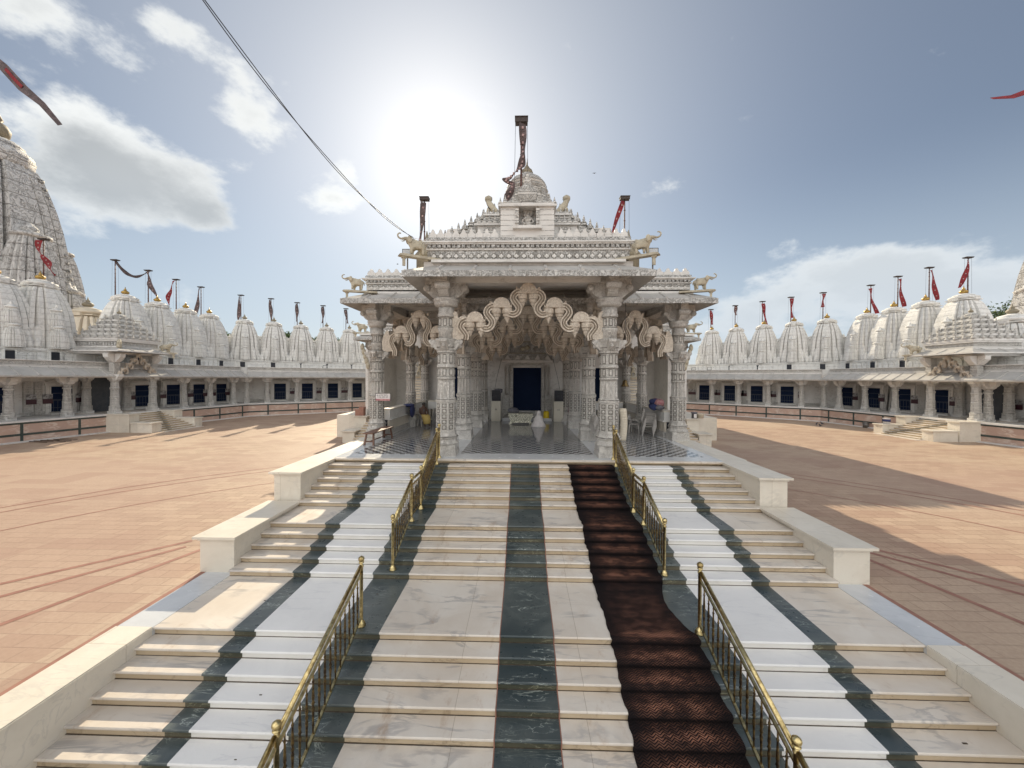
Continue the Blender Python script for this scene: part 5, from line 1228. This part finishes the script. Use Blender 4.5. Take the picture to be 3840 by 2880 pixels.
b = MB(); b.tube([(0, 0, 0), (0, 0, 33)], .09, POLE, 8); b.build('pole', t)
b = MB(); P3 = [(.0, 0, 32.6), (2.3, 0, 31.0), (4.4, 0, 29.3), (6.0, 0, 27.6), (7.6, 0, 26.3), (9.1, 0, 24.6)]
b.strip(P3, [(.12, .1, .30), (.14, .1, .26), (.16, .1, .28), (.22, .1, .22), (.14, .1, .14), (.07, .1, .10)], .03, FADED); b.build('cloth', t)
b = MB(); b.strip([(4.6, -.05, 29.15), (5.3, -.05, 28.35), (6.0, -.05, 27.65)], [(.05, .02, .12)]*3, .02, REDC); b.build('cloth_pattern', t)
t = thing('long_flag', 'dark red streamer tip at the upper right edge', 'flag', (44, 30, 0))
b = MB(); b.tube([(0, 0, 0), (0, 0, 29.5)], .09, POLE, 8); b.build('pole', t)
b = MB(); b.strip([(0, 0, 29.0), (-3.2, 0, 27.4), (-5.6, 0, 26.3), (-7.2, 0, 25.75), (-8.7, 0, 25.65)], [(.05, .1, .35), (.03, .1, .30), (0, .1, .25), (0, .1, .18), (0, .1, .12)], .03, REDC); b.build('cloth', t)
b = MB()
for ph in (0, pi):
    A = Vector((-5.0, 5.88, CZ+5.87)); E_ = Vector((-3.72, 12.9, 9.10)); A2 = A+(A-E_)*.5+Vector((0, 0, 2.0))
    pts = []
    for i in range(41):
        f = i/40; p = A.lerp(E_, f)+Vector((0, 0, -.55*4*f*(1-f)*.8)); p += Vector((.022*sin(f*9+ph), 0, .022*cos(f*9+ph))); pts.append(tuple(p))
    e0 = Vector(pts[0]); e1 = Vector(pts[1]); dv = (e0-e1)
    for k in range(1, 30): pts.insert(0, tuple(e0+dv*k+Vector((0, 0, .012*k*k*.1))))
    b.tube(pts, .009, CABLE, 5)
tag(b.build('overhead_cable'), 'pair of twisted overhead cables crossing the sky to the front left roof corner', 'cable')
b = MB(); b.tube([(-3.72, 12.9, 9.10), (-3.4, 12.9, 9.02), (-3.1, 13.0, 9.06), (-2.95, 13.1, 9.12)], .008, WHTC, 5); tag(b.build('cable_tail'), 'loose pale end of the cable lying over the front left elephant', 'cable')
for sx, X in ((-1, -3.98), (1, 4.39)):
    t = thing('floodlight', f'square black floodlight behind the front {LS[sx]} elephant', 'floodlight', (X, 13.05, 8.65), 0, 'floodlights on the roof corners')
    b = MB(); b.box(-.17, .17, 0, .09, -.13, .13, BLACKP); b.build('housing', t)
    b = MB(); b.box(-.145, .145, -.008, .0, -.105, .105, GLASS); b.build('glass', t)
    b = MB(); b.box(-.02, .02, .04, .08, -.75, -.13, METAL); b.build('stem', t)

# ================================================================== THINGS UNDER THE PORCH
t = thing('wooden_bench', 'plain old brown wooden bench on the left of the porch floor', 'bench', (-6.12, 16.2, FZ+.01), radians(-2))
b = MB(); b.box(-.21, .21, -1.12, 1.12, .46, .505, WOOD); b.build('seat', t)
for yy in (-1.0, 1.0):
    for q in (-1, 1):
        b = MB(); b.loft([[(q*.19+a*.03, yy*1.0+c*.035, 0) for a, c in ((-1, -1), (1, -1), (1, 1), (-1, 1))], [(q*.14+a*.03, yy*.9+c*.035, .46) for a, c in ((-1, -1), (1, -1), (1, 1), (-1, 1))]], WOOD); b.build('leg', t)
    b = MB(); b.box(-.15, .15, yy*.97-.02, yy*.97+.02, .12, .17, WOOD); b.build('rail', t)
b = MB(); b.box(-.02, .02, -.94, .94, .13, .165, WOOD); b.build('stretcher', t)
def chair_proto(name, label, P, rz, group, mat=CHAIRP):
    t = thing(name, label, 'chair', P, rz, group)
    b = MB(); b.loft([[(x*.24, y, .42+(.0 if y < 0 else .0)) for x, y in ((-1, -.24), (1, -.24), (.92, .22), (-.92, .22))], [(x*.25, y, .455) for x, y in ((-1, -.25), (1, -.25), (.92, .22), (-.92, .22))]], mat); b.build('seat', t)
    b = MB()
    for i in range(5): xx = -.16+i*.08; b.loft([[(xx+a*.025, .21+c*.012, .45) for a, c in ((-1, -1), (1, -1), (1, 1), (-1, 1))], [(xx*1.1+a*.025, .30+c*.012, .82) for a, c in ((-1, -1), (1, -1), (1, 1), (-1, 1))]], mat)
    b.tube([(-.23, .26, .60), (-.22, .30, .80), (-.14, .31, .87), (0, .315, .885), (.14, .31, .87), (.22, .30, .80), (.23, .26, .60)], .022, mat, 6); b.build('backrest', t)
    for q in (-1, 1):
        b = MB(); b.tube([(q*.25, -.24, .42), (q*.27, -.22, .64), (q*.27, -.05, .665), (q*.26, .15, .66), (q*.23, .27, .62)], .02, mat, 6); b.build('armrest', t)
        for yy, l in ((-1, 0), (1, 0)):
            b = MB(); b.loft([[(q*.26+a*.018, yy*.25+c*.018, 0) for a, c in ((-1, -1), (1, -1), (1, 1), (-1, 1))], [(q*.235+a*.03, yy*.22+c*.03, .43) for a, c in ((-1, -1), (1, -1), (1, 1), (-1, 1))]], mat); b.build('leg', t)
    return t
ch = chair_proto('plastic_chair', 'plastic chair, lowest of the tall stack by the right seat wall', (6.12, 18.75, FZ+.01), radians(70), 'stacked grey plastic chairs')
def stack(P, rz, n, label, first=False):
    for k in range(n):
        if first and k == 0: continue
        nm = 'lowest' if k == 0 else 'topmost' if k == n-1 else f'{ORD[k]} from the bottom'
        copy_tree(ch, (P[0]+.022*k, P[1]-.01*k, P[2]+.085*k), rz, f'plastic chair, {nm} of the {label}')
stack((6.12, 18.75, FZ+.01), radians(70), 6, 'tall stack by the right seat wall', True)
stack((3.22, 16.35, FZ+.01), radians(110), 5, 'stack behind the right front pillar')
stack((-4.95, 22.4, FZ+.01), radians(-60), 4, 'stack behind the seated man on the left')
copy_tree(ch, (5.72, 19.5, FZ+.01), radians(60), 'single plastic chair just left of the tall right stack')
copy_tree(ch, (-34.6, 31.9, PL+.02), radians(100), 'pale plastic chair standing inside the left entrance porch')
mch = copy_tree(ch, (-5.55, 21.4, FZ+.01), radians(40), 'grey plastic chair the man in mustard is sitting on')
t = thing('low_table', 'low wooden stool-bench in the right side bay near the far seat wall', 'table', (5.3, 21.9, FZ+.01))
b = MB(); b.box(-.6, .6, -.2, .2, .42, .46, CHAIRP); b.build('top', t)
for q in (-1, 1):
    b = MB(); b.box(q*.5-.03, q*.5+.03, -.16, .16, 0, .42, CHAIRP); b.build('leg', t)
# seated man
man = thing('person', 'man sitting on a plastic chair on the left, mustard wrap round his legs', 'person', (-5.55, 21.4, FZ+.01), radians(40))
N = [(0, .10, .52, .15, .13), (0, .12, .78, .16, .11), (0, .08, .98, .17, .11), (0, .04, 1.10, .055), (0, .0, 1.20, .095, .10), (0, .0, 1.27, .085, .09),
     (.19, .07, 1.00, .06), (.24, .0, .76, .045), (.12, -.22, .70, .035), (.06, -.27, .69, .030), (-.19, .07, 1.00, .06), (-.24, .0, .76, .045), (-.12, -.22, .70, .035), (-.05, -.26, .69, .030),
     (.11, -.05, .53, .10), (.12, -.38, .54, .075), (.13, -.42, .12, .045), (.14, -.52, .05, .035), (-.11, -.05, .53, .10), (-.12, -.36, .53, .075), (-.12, -.38, .12, .045), (-.12, -.48, .05, .035)]
E_ = [(0, 1), (1, 2), (2, 3), (3, 4), (4, 5), (2, 6), (6, 7), (7, 8), (8, 9), (2, 10), (10, 11), (11, 12), (12, 13), (0, 14), (14, 15), (15, 16), (16, 17), (0, 18), (18, 19), (19, 20), (20, 21)]
body = skin('body', N, E_, SKIN, man)
for q in (-1, 1):     # fingers
    b = MB()
    for i in range(4): b.tube([(q*.05+i*.016*-q, -.275, .70), (q*.045+i*.016*-q, -.31, .69-.004*i), (q*.045+i*.016*-q, -.33, .665)], [.009, .008, .006], SKIN, 5)
    b.tube([(q*.03, -.26, .70), (q*.0, -.285, .705)], [.010, .007], SKIN, 5); b.build('hand', man)
b = MB(); b.lathe([(.10, .0), (.105, .05), (.09, .10), (.05, .135), (.01, .145)], HAIR, 12, (0, .015, 1.20)); b.build('hair', man)
b = MB(); b.box(-.012, .012, -.115, -.09, 1.20, 1.235, SKIN); b.box(-.03, .03, -.104, -.095, 1.165, 1.175, HAIR); b.box(-.05, -.02, -.10, -.09, 1.245, 1.255, HAIR); b.box(.02, .05, -.10, -.09, 1.245, 1.255, HAIR); b.build('face', man)
b = MB(); b.loft([[(cos(a)*rx+0, cy_+sin(a)*ry, zz) for a in [2*pi*j/14 for j in range(14)]] for zz, rx, ry, cy_ in ((.16, .20, .16, -.40), (.35, .22, .18, -.38), (.52, .25, .22, -.30), (.64, .24, .26, -.18), (.68, .20, .24, -.05))], YELC, True); b.build('wrap_cloth', man)
skin('shawl', [(.0, .12, .62, .17, .14), (0, .11, .85, .185, .13), (0, .08, 1.0, .16, .12), (.2, .06, .98, .075), (-.2, .06, .98, .075)], [(0, 1), (1, 2), (2, 3), (2, 4)], GREYC, man)
# person in white sitting on the floor, seen from behind
wp = thing('person', 'person in a white shawl sitting on the floor beside the silver chest', 'person', (.92, 21.6, FZ+.01), 0)
N = [(0, 0, .12, .19, .17), (0, .0, .35, .17, .13), (0, -.01, .52, .17, .11), (0, .02, .64, .06), (0, .04, .73, .09), (0, .04, .79, .085), (.18, .05, .50, .06), (.25, .1, .28, .045), (.15, .25, .24, .035), (-.18, .05, .50, .06), (-.25, .1, .28, .045), (-.13, .25, .24, .035), (.25, .1, .09, .08), (.30, .28, .07, .06), (.05, .34, .06, .045), (-.25, .1, .09, .08), (-.28, .28, .07, .06), (-.03, .36, .06, .045)]
E_ = [(0, 1), (1, 2), (2, 3), (3, 4), (4, 5), (2, 6), (6, 7), (7, 8), (2, 9), (9, 10), (10, 11), (0, 12), (12, 13), (13, 14), (0, 15), (15, 16), (16, 17)]
skin('body', N, E_, SKIN, wp)
b = MB()
rg = []
for zz, r in ((.0, .40), (.10, .37), (.30, .27), (.48, .235), (.57, .20), (.63, .105), (.70, .120), (.79, .125), (.86, .09), (.90, .04)):
    rg.append([((r*(1+.06*sin(j*3)*(1 if zz < .5 else .3)))*cos(2*pi*j/28)*(1.0 if zz > .2 else 1.05), .03+(r*.9*(1+.06*sin(j*3)))*sin(2*pi*j/28), zz) for j in range(28)])
b.loft(rg, WHTC, True); b.build('shawl', wp)
# silver chest
t = thing('silver_chest', 'long embossed silver offering chest on the porch floor in front of the door', 'chest', (-.10, 22.9, FZ+.01))
b = MB(); b.loft([[(sx_*w, sy_*d_, z_) for sx_, sy_ in ((-1, -1), (1, -1), (1, 1), (-1, 1))] for w, d_, z_ in ((.62, .30, .09), (.60, .28, .16), (.60, .28, .24), (.64, .31, .26), (.72, .36, .58), (.74, .38, .60), (.74, .38, .64))], SILV); b.build('body', t)
b = MB()
for i in range(22): xx = -.58+i*.055; b.box(xx-.014, xx+.014, -.30, -.28, .15, .25, SILV)
b.build('fluting', t)
for q in (-1, 1):
    b = MB(); b.prism([(q*.50, .10), (q*.66, .10), (q*.70, .0), (q*.56, .0), (q*.50, .05)], -.3, .3, SILV); b.build('foot', t)
def lump(name, label, cat, P, mats, parts, n=12):
    t = thing(name, label, cat, P)
    for i, (x, y, z, rx, ry, rz_, m) in enumerate(parts):
        b = MB(); rings = []
        for a in range(9):
            th = -pi/2+pi*a/8
            rings.append([(x+rx*cos(th)*cos(p_)*(1+.09*sin(3*p_+a+i)+.05*sin(7*p_+i*2)), y+ry*cos(th)*sin(p_)*(1+.09*sin(4*p_+a*1.7)), z+rz_*sin(th)*(1+.08*sin(2*p_+i))) for p_ in [2*pi*j/20 for j in range(20)]])
        b.loft(rings, m, True); b.build(mats, t)
    return t
lump('cloth_sack', 'grey stuffed cloth sack lying on the left end of the silver chest', 'sack', (-.55, 23.0, FZ+.80), 'fold', [(0, 0, 0, .32, .2, .17, GREYC), (.22, .02, -.05, .16, .15, .10, GREYC)])
lump('cloth_pile', 'heap of navy and pink folded cloth on the right seat wall', 'cloth pile', (6.42, 18.7, FZ+1.42), 'bundle', [(-.15, -.35, -.02, .24, .34, .16, NAVYC), (.05, .25, .0, .24, .36, .16, NAVYC), (-.05, -.10, .22, .24, .38, .15, NAVYC), (.05, -.45, .18, .22, .30, .18, PINKC), (.1, .2, .25, .2, .3, .12, PINKC), (0, -.62, -.03, .2, .2, .13, GREYC)])
lump('blue_cloth', 'navy cloth draped over the end of the left seat wall', 'cloth', (-6.15, 20.6, FZ+1.22), 'drape', [(0, 0, .02, .30, .45, .09, NAVYC), (.20, -.05, -.28, .09, .38, .34, NAVYC)])
# yellow jug
t = thing('yellow_container', 'bright yellow plastic container with white cap right of the chest', 'container', (1.53, 24.45, 1.825))
b = MB(); b.lathe([(.19, 0), (.19, .34), (.15, .42), (.08, .46)], YEL, 8, rot=pi/8, smooth=False); b.build('body', t); b = MB(); b.lathe([(.07, .46), (.07, .54)], WHTC, 10); b.build('cap', t)
# cabinets and loudspeakers
for sx, X in ((-1, -1.66), (1, 2.27)):
    t = thing('cabinet', f'narrow cream two-door cabinet under the {LS[sx]} loudspeaker', 'cabinet', (X, 24.25, FZ+.01), 0, 'cream cabinets')
    b = MB(); b.box(-.30, .30, -.2, .2, .06, 1.24, CAB); b.box(-.31, .31, -.21, .2, 1.24, 1.27, CAB); b.box(-.28, .28, -.18, .2, 0, .06, CAB); b.build('body', t)
    for q in (-1, 1):
        b = MB(); b.box(min(q*.012, q*.285), max(q*.012, q*.285), -.215, -.202, .09, 1.21, CAB); d_ = b.build('door', t)
        b = MB(); b.box(q*.04-.014, q*.04+.014, -.235, -.214, .70, .80, METAL); b.build('handle', d_)
    t = thing('loudspeaker', f'black loudspeaker standing on the {LS[sx]} cream cabinet' + (', a grey cloth thrown over its top' if sx < 0 else ''), 'loudspeaker', (X+.02, 24.25, FZ+1.29), 0, 'black loudspeakers')
    b = MB(); b.loft([[(-.29, -.18, 0), (.29, -.18, 0), (.22, .2, 0), (-.22, .2, 0)], [(-.29, -.18, .68), (.29, -.18, .68), (.22, .2, .68), (-.22, .2, .68)]], BLACKP); b.build('case', t)
    b = MB(); b.box(-.25, .25, -.19, -.18, .06, .63, BLACKP); b.lathe([(.19, -.01), (.2, 0), (.17, .012)], BLACKP, 20, M=Matrix.Translation((0, -.19, .25)) @ Matrix.Rotation(pi/2, 4, 'X')); b.build('grille', t)
    b = MB(); b.box(-.05, .05, -.196, -.19, .10, .13, WHTC); b.build('badge', t)
    if sx < 0: lump('dust_cloth', 'crumpled grey cloth on top of the left loudspeaker', 'cloth', (X+.1, 24.25, FZ+2.0), 'fold', [(.05, 0, 0, .27, .2, .07, GREYC), (.22, -.12, -.08, .08, .1, .12, GREYC)])
    b = MB(); b.tube([(X-.1*sx*-1, 24.3, FZ+2.0), (X+.02*-sx, 24.6, 4.4), (X-.28*sx, 25.0, 5.6)], .01, CABLE, 5); tag(b.build('speaker_cable'), f'thin black wire dropping from the lintel to the {LS[sx]} loudspeaker', 'cable')
lump('hanging_cloth', 'pale pink cloth hanging behind the third right pillar', 'cloth', (3.05, 24.0, FZ+.62), 'fold', [(0, 0, 0, .16, .1, .62, PINKC), (.12, .02, .02, .12, .1, .60, PINKC)])
# mat rolls behind right front pillar
t = thing('rolled_mats', 'stack of beige rolled mats leaning behind the right front pillar', 'mats', (4.42, 17.0, FZ+.01))
for k in range(12):
    b = MB(); b.lathe([(.02, -.14), (.13, -.14), (.145, 0), (.13, .14), (.02, .14)], SAND, 12, M=Matrix.Translation((0+.05*sin(k*.26), 0, .10+k*.108)) @ Matrix.Rotation(pi/2, 4, 'Y')); b.build('roll', t)
# bell on a chain
t = thing('temple_bell', 'bronze bell hanging on a chain right of the right front pillar', 'bell', (4.42, 16.6, 4.02))
b = MB(); b.lathe([(.17, 0), (.18, .02), (.13, .08), (.11, .18), (.09, .25), (.03, .29)], BRASSD, 16); b.build('bell', t)
b = MB(); b.tube([(0, 0, .28), (0, 0, 4.3)], .012, METAL, 5); b.build('chain', t); b = MB(); b.lathe([(.01, -.1), (.03, -.06), (.012, 0)], METAL, 8); b.build('clapper', t)
# sign
t = thing('notice_sign', 'small white painted notice board with lettering tied to the left outer pillar', 'sign', (-6.24, 16.98, 3.48), radians(-3))
b = MB(); b.box(-.335, .335, -.012, .012, -.16, .155, WHTC); b.build('panel', t)
b = MB(); b.box(-.345, .345, -.02, .014, .155, .17, BLACKP); b.box(-.345, -.335, -.02, .014, -.16, .155, BLACKP); b.box(.335, .345, -.02, .014, -.16, .155, BLACKP); b.box(-.335, .335, -.016, -.012, -.16, -.075, PINKC); b.build('frame', t)
b = MB()      # two lines of headline-stroked script
rnd = random.Random(3)
for row, (z_, x0, words) in enumerate(((.085, -.28, (2, 5, 4, 1)), (.0, -.26, (1, 3, 4, 3)))):
    xx = x0
    for wn in words:
        w = wn*.036; b.box(xx, xx+w, -.0165, -.012, z_+.018, z_+.024, CABLE)
        for c in range(wn):
            gx = xx+c*.036+.02; b.box(gx-.003, gx+.003, -.0165, -.012, z_-.028, z_+.018, CABLE)
            q = rnd.random()
            b.box(gx-.018, gx-.003, -.0165, -.012, z_-.004-(.02 if q > .5 else 0), z_+.002-(.02 if q > .5 else 0), CABLE)
            if q < .6: b.box(gx-.018, gx-.013, -.0165, -.012, z_-.02, z_+.002, CABLE)
            if q > .7: b.box(gx+.002, gx+.014, -.0165, -.012, z_+.026, z_+.04, CABLE)
        xx += w+.03
b.build('lettering', t)
t = thing('white_notice', 'small white paper notice beside the left front pillar', 'notice', (-3.3, 15.6, 3.62)); b = MB(); b.box(-.06, .06, 0, .01, -.17, .17, WHTC); b.build('sheet', t)
b = MB(); b.box(-.012, .012, .0, .012, -2.0, -.17, METAL); b.build('stand', t)
# things on the side stair parapets
t = thing('red_box', 'dark red wooden box on the left rear parapet', 'box', (-11.62, 27.15, FZ)); b = MB(); b.box(-.30, .30, -.2, .2, 0, .45, REDL); b.build('body', t); b = MB(); b.box(-.02, .32, -.22, .2, .45, .62, REDL); b.build('lid', t)
t = thing('water_pot', 'beige basin on the right rear parapet', 'pot', (12.45, 27.1, FZ)); b = MB(); b.lathe([(.20, 0), (.26, .30), (.28, .33), (.24, .33)], SAND, 14); b.build('body', t)
t = thing('steel_can', 'dark can with a white handle and lid beside the beige basin', 'can', (12.02, 27.1, FZ)); b = MB(); b.lathe([(.16, 0), (.16, .32), (.2, .33), (.2, .42)], GREYC, 14); b.build('body', t); b = MB(); b.box(-.09, .09, -.2, -.17, .04, .3, WHTC); b.build('label', t)
t = thing('bucket', 'white bucket with a dark blue band on the right porch steps parapet', 'bucket', (29.9, 32.15, .79)); b = MB(); b.lathe([(.22, 0), (.25, .42), (.27, .44)], WHTC, 16); b.build('body', t); b = MB(); b.lathe([(.242, .17), (.252, .36)], NAVYC, 16); b.build('band', t)
t.location = (29.75, 32.05, .79)
for i, (x, y, rz, lab) in enumerate(((28.1, 37.3, .4, 'left of the group'), (29.0, 37.8, 2.0, 'rightmost of the group'), (27.6, 36.2, 3.3, 'nearest the camera'))):
    t = thing('pigeon', f'dark pigeon standing on the courtyard paving at right, {lab}', 'bird', (x, y, 0), rz, 'pigeons on the courtyard')
    skin('body', [(0, 0, .14, .06), (.08, 0, .18, .05), (.12, 0, .25, .03), (.17, 0, .26, .012), (-.12, 0, .11, .035), (-.22, 0, .09, .015), (.01, .03, .02, .008), (.01, -.03, .02, .008)], [(0, 1), (1, 2), (2, 3), (0, 4), (4, 5), (0, 6), (0, 7)], BIRD, t)
for i, (x, y, z_, lab) in enumerate(((-9.9, 30, 13.3, 'left of the temple roof'), (5.5, 30, 20.3, 'high in the sky right of the central flag'))):
    t = thing('flying_bird', f'tiny dark bird flying {lab}', 'bird', (x, y, z_), .5+i, 'birds in flight')
    skin('body', [(0, 0, 0, .03), (.07, 0, .01, .02), (-.08, 0, -.005, .012), (0, .07, .03, .018), (0, .15, .01, .007), (0, -.07, .03, .018), (0, -.15, .01, .007)], [(0, 1), (0, 2), (0, 3), (3, 4), (0, 5), (5, 6)], BIRD, t)
t = thing('stick_heap', 'few thin dark sticks and a bent rod lying on the paving by the left gallery', 'sticks', (-31.4, 24.6, 0))
for i in range(6):
    b = MB(); a = -.3+i*.13; b.tube([(-1.2+i*.3, -.3+i*.12, .03+.02*i), (.6+i*.25, -.35+a, .05+.05*(i % 3))], .025, BARK, 5); b.build('stick', t)
t = thing('dust_bin', 'small grey bin standing against the right gallery plinth', 'bin', (31.2, 35.6, 0)); b = MB(); b.lathe([(.2, 0), (.24, .45)], METAL, 12); b.build('body', t); b = MB(); b.lathe([(.25, .45), (.2, .53)], METAL, 12); b.build('lid', t)
for i, (x, y, rz) in enumerate(((-24.6, 46.95, .67), (21.5, 48.75, -.7), (22.9, 47.6, -.7))):
    t = thing('lamp_bracket', f'small open square lamp frame on the gallery parapet, {["left of the temple", "right of the temple, farther one", "right of the temple, nearer one"][i]}', 'lamp', (x, y, 5.46), rz, 'small lamp frames on the parapets')
    b = MB(); b.tube([(-.22, 0, 0), (-.18, 0, .34), (.26, 0, .34), (.22, 0, 0)], .03, CABLE, 5); b.build('frame', t); b = MB(); b.box(-.22, .22, -.02, .02, -.02, .02, CABLE); b.build('base', t)
b = MB()
for (x, y, r) in ((-3.9, 5.6, .012), (-4.2, 4.7, .014), (-3.75, 4.9, .01), (4.1, 4.8, .012), (6.0, 5.3, .02), (-5.0, 7.3, .012), (-2.9, 7.6, .01)):
    k = max(j for j in range(24) if NOS[j][0] > y-.0) if y < 12 else 0
    k = min([j for j in range(1, 24) if NOS[j][0] <= y]); z_ = NOS[k][1]+.004
    b.box(x-r*1.6, x+r*1.6, y-r*.5, y+r*.5, z_-.002, z_+.004, BARK)
tag(b.build('dead_leaves'), 'scattered dry leaf flecks on the white stair bands', 'leaves', None, 'stuff')

# ================================================================== TREES
def tree(label, x, y, h, r, seed):
    rnd = random.Random(seed); t = thing('tree', label, 'tree', (x, y, 0), 0, 'trees beyond the galleries')
    b = MB(); b.tube([(0, 0, 0), (.1, 0, h*.3), (0, .1, h*.55), (.1, 0, h*.8)], [.35, .28, .2, .08], BARK, 8)
    for i in range(9):
        a = rnd.random()*6.28; z0 = h*(.35+.4*rnd.random()); b.tube([(0, 0, z0), (r*.5*cos(a), r*.5*sin(a), z0+h*.12), (r*.85*cos(a), r*.85*sin(a), z0+h*.2)], [.12, .07, .03], BARK, 6)
    b.build('trunk', t)
    b = MB(); vs = []; fs = []
    cl = [(r*.75*rnd.uniform(-1, 1), r*.75*rnd.uniform(-1, 1), h*(.55+.38*rnd.random()), r*(.25+.25*rnd.random())) for _ in range(34)]
    for (cx_, cy_, cz_, cr) in cl:
        for _ in range(330):
            v = Vector((rnd.gauss(0, 1), rnd.gauss(0, 1), rnd.gauss(0, .75))).normalized()*cr*rnd.uniform(.6, 1.05)
            p = Vector((cx_, cy_, cz_))+v; a = Vector((rnd.gauss(0, 1), rnd.gauss(0, 1), rnd.gauss(0, 1))).normalized(); c = a.cross(Vector((rnd.gauss(0, 1), rnd.gauss(0, 1), rnd.gauss(0, 1)))).normalized()
            s_ = .19; o = len(vs); vs += [p-a*s_, p+c*s_*.5, p+a*s_, p-c*s_*.5]; fs.append((o, o+1, o+2, o+3))
    b.add(vs, fs, LEAF); b.build('crown', t); return t
tree('green leafy tree between the last white tower and the cream spires at right', 68, 57, 15.2, 5.0, 1)
tree('dark green tree top showing between the white towers at left', -39.8, 64.5, 11.9, 3.2, 2)
tree('tree top peeping out at the corner between the two left tower rows', -47.5, 61, 11.4, 2.8, 3)
tree('tree top behind the fourth tower gap of the far left row', -34.0, 66, 11.2, 2.8, 4)
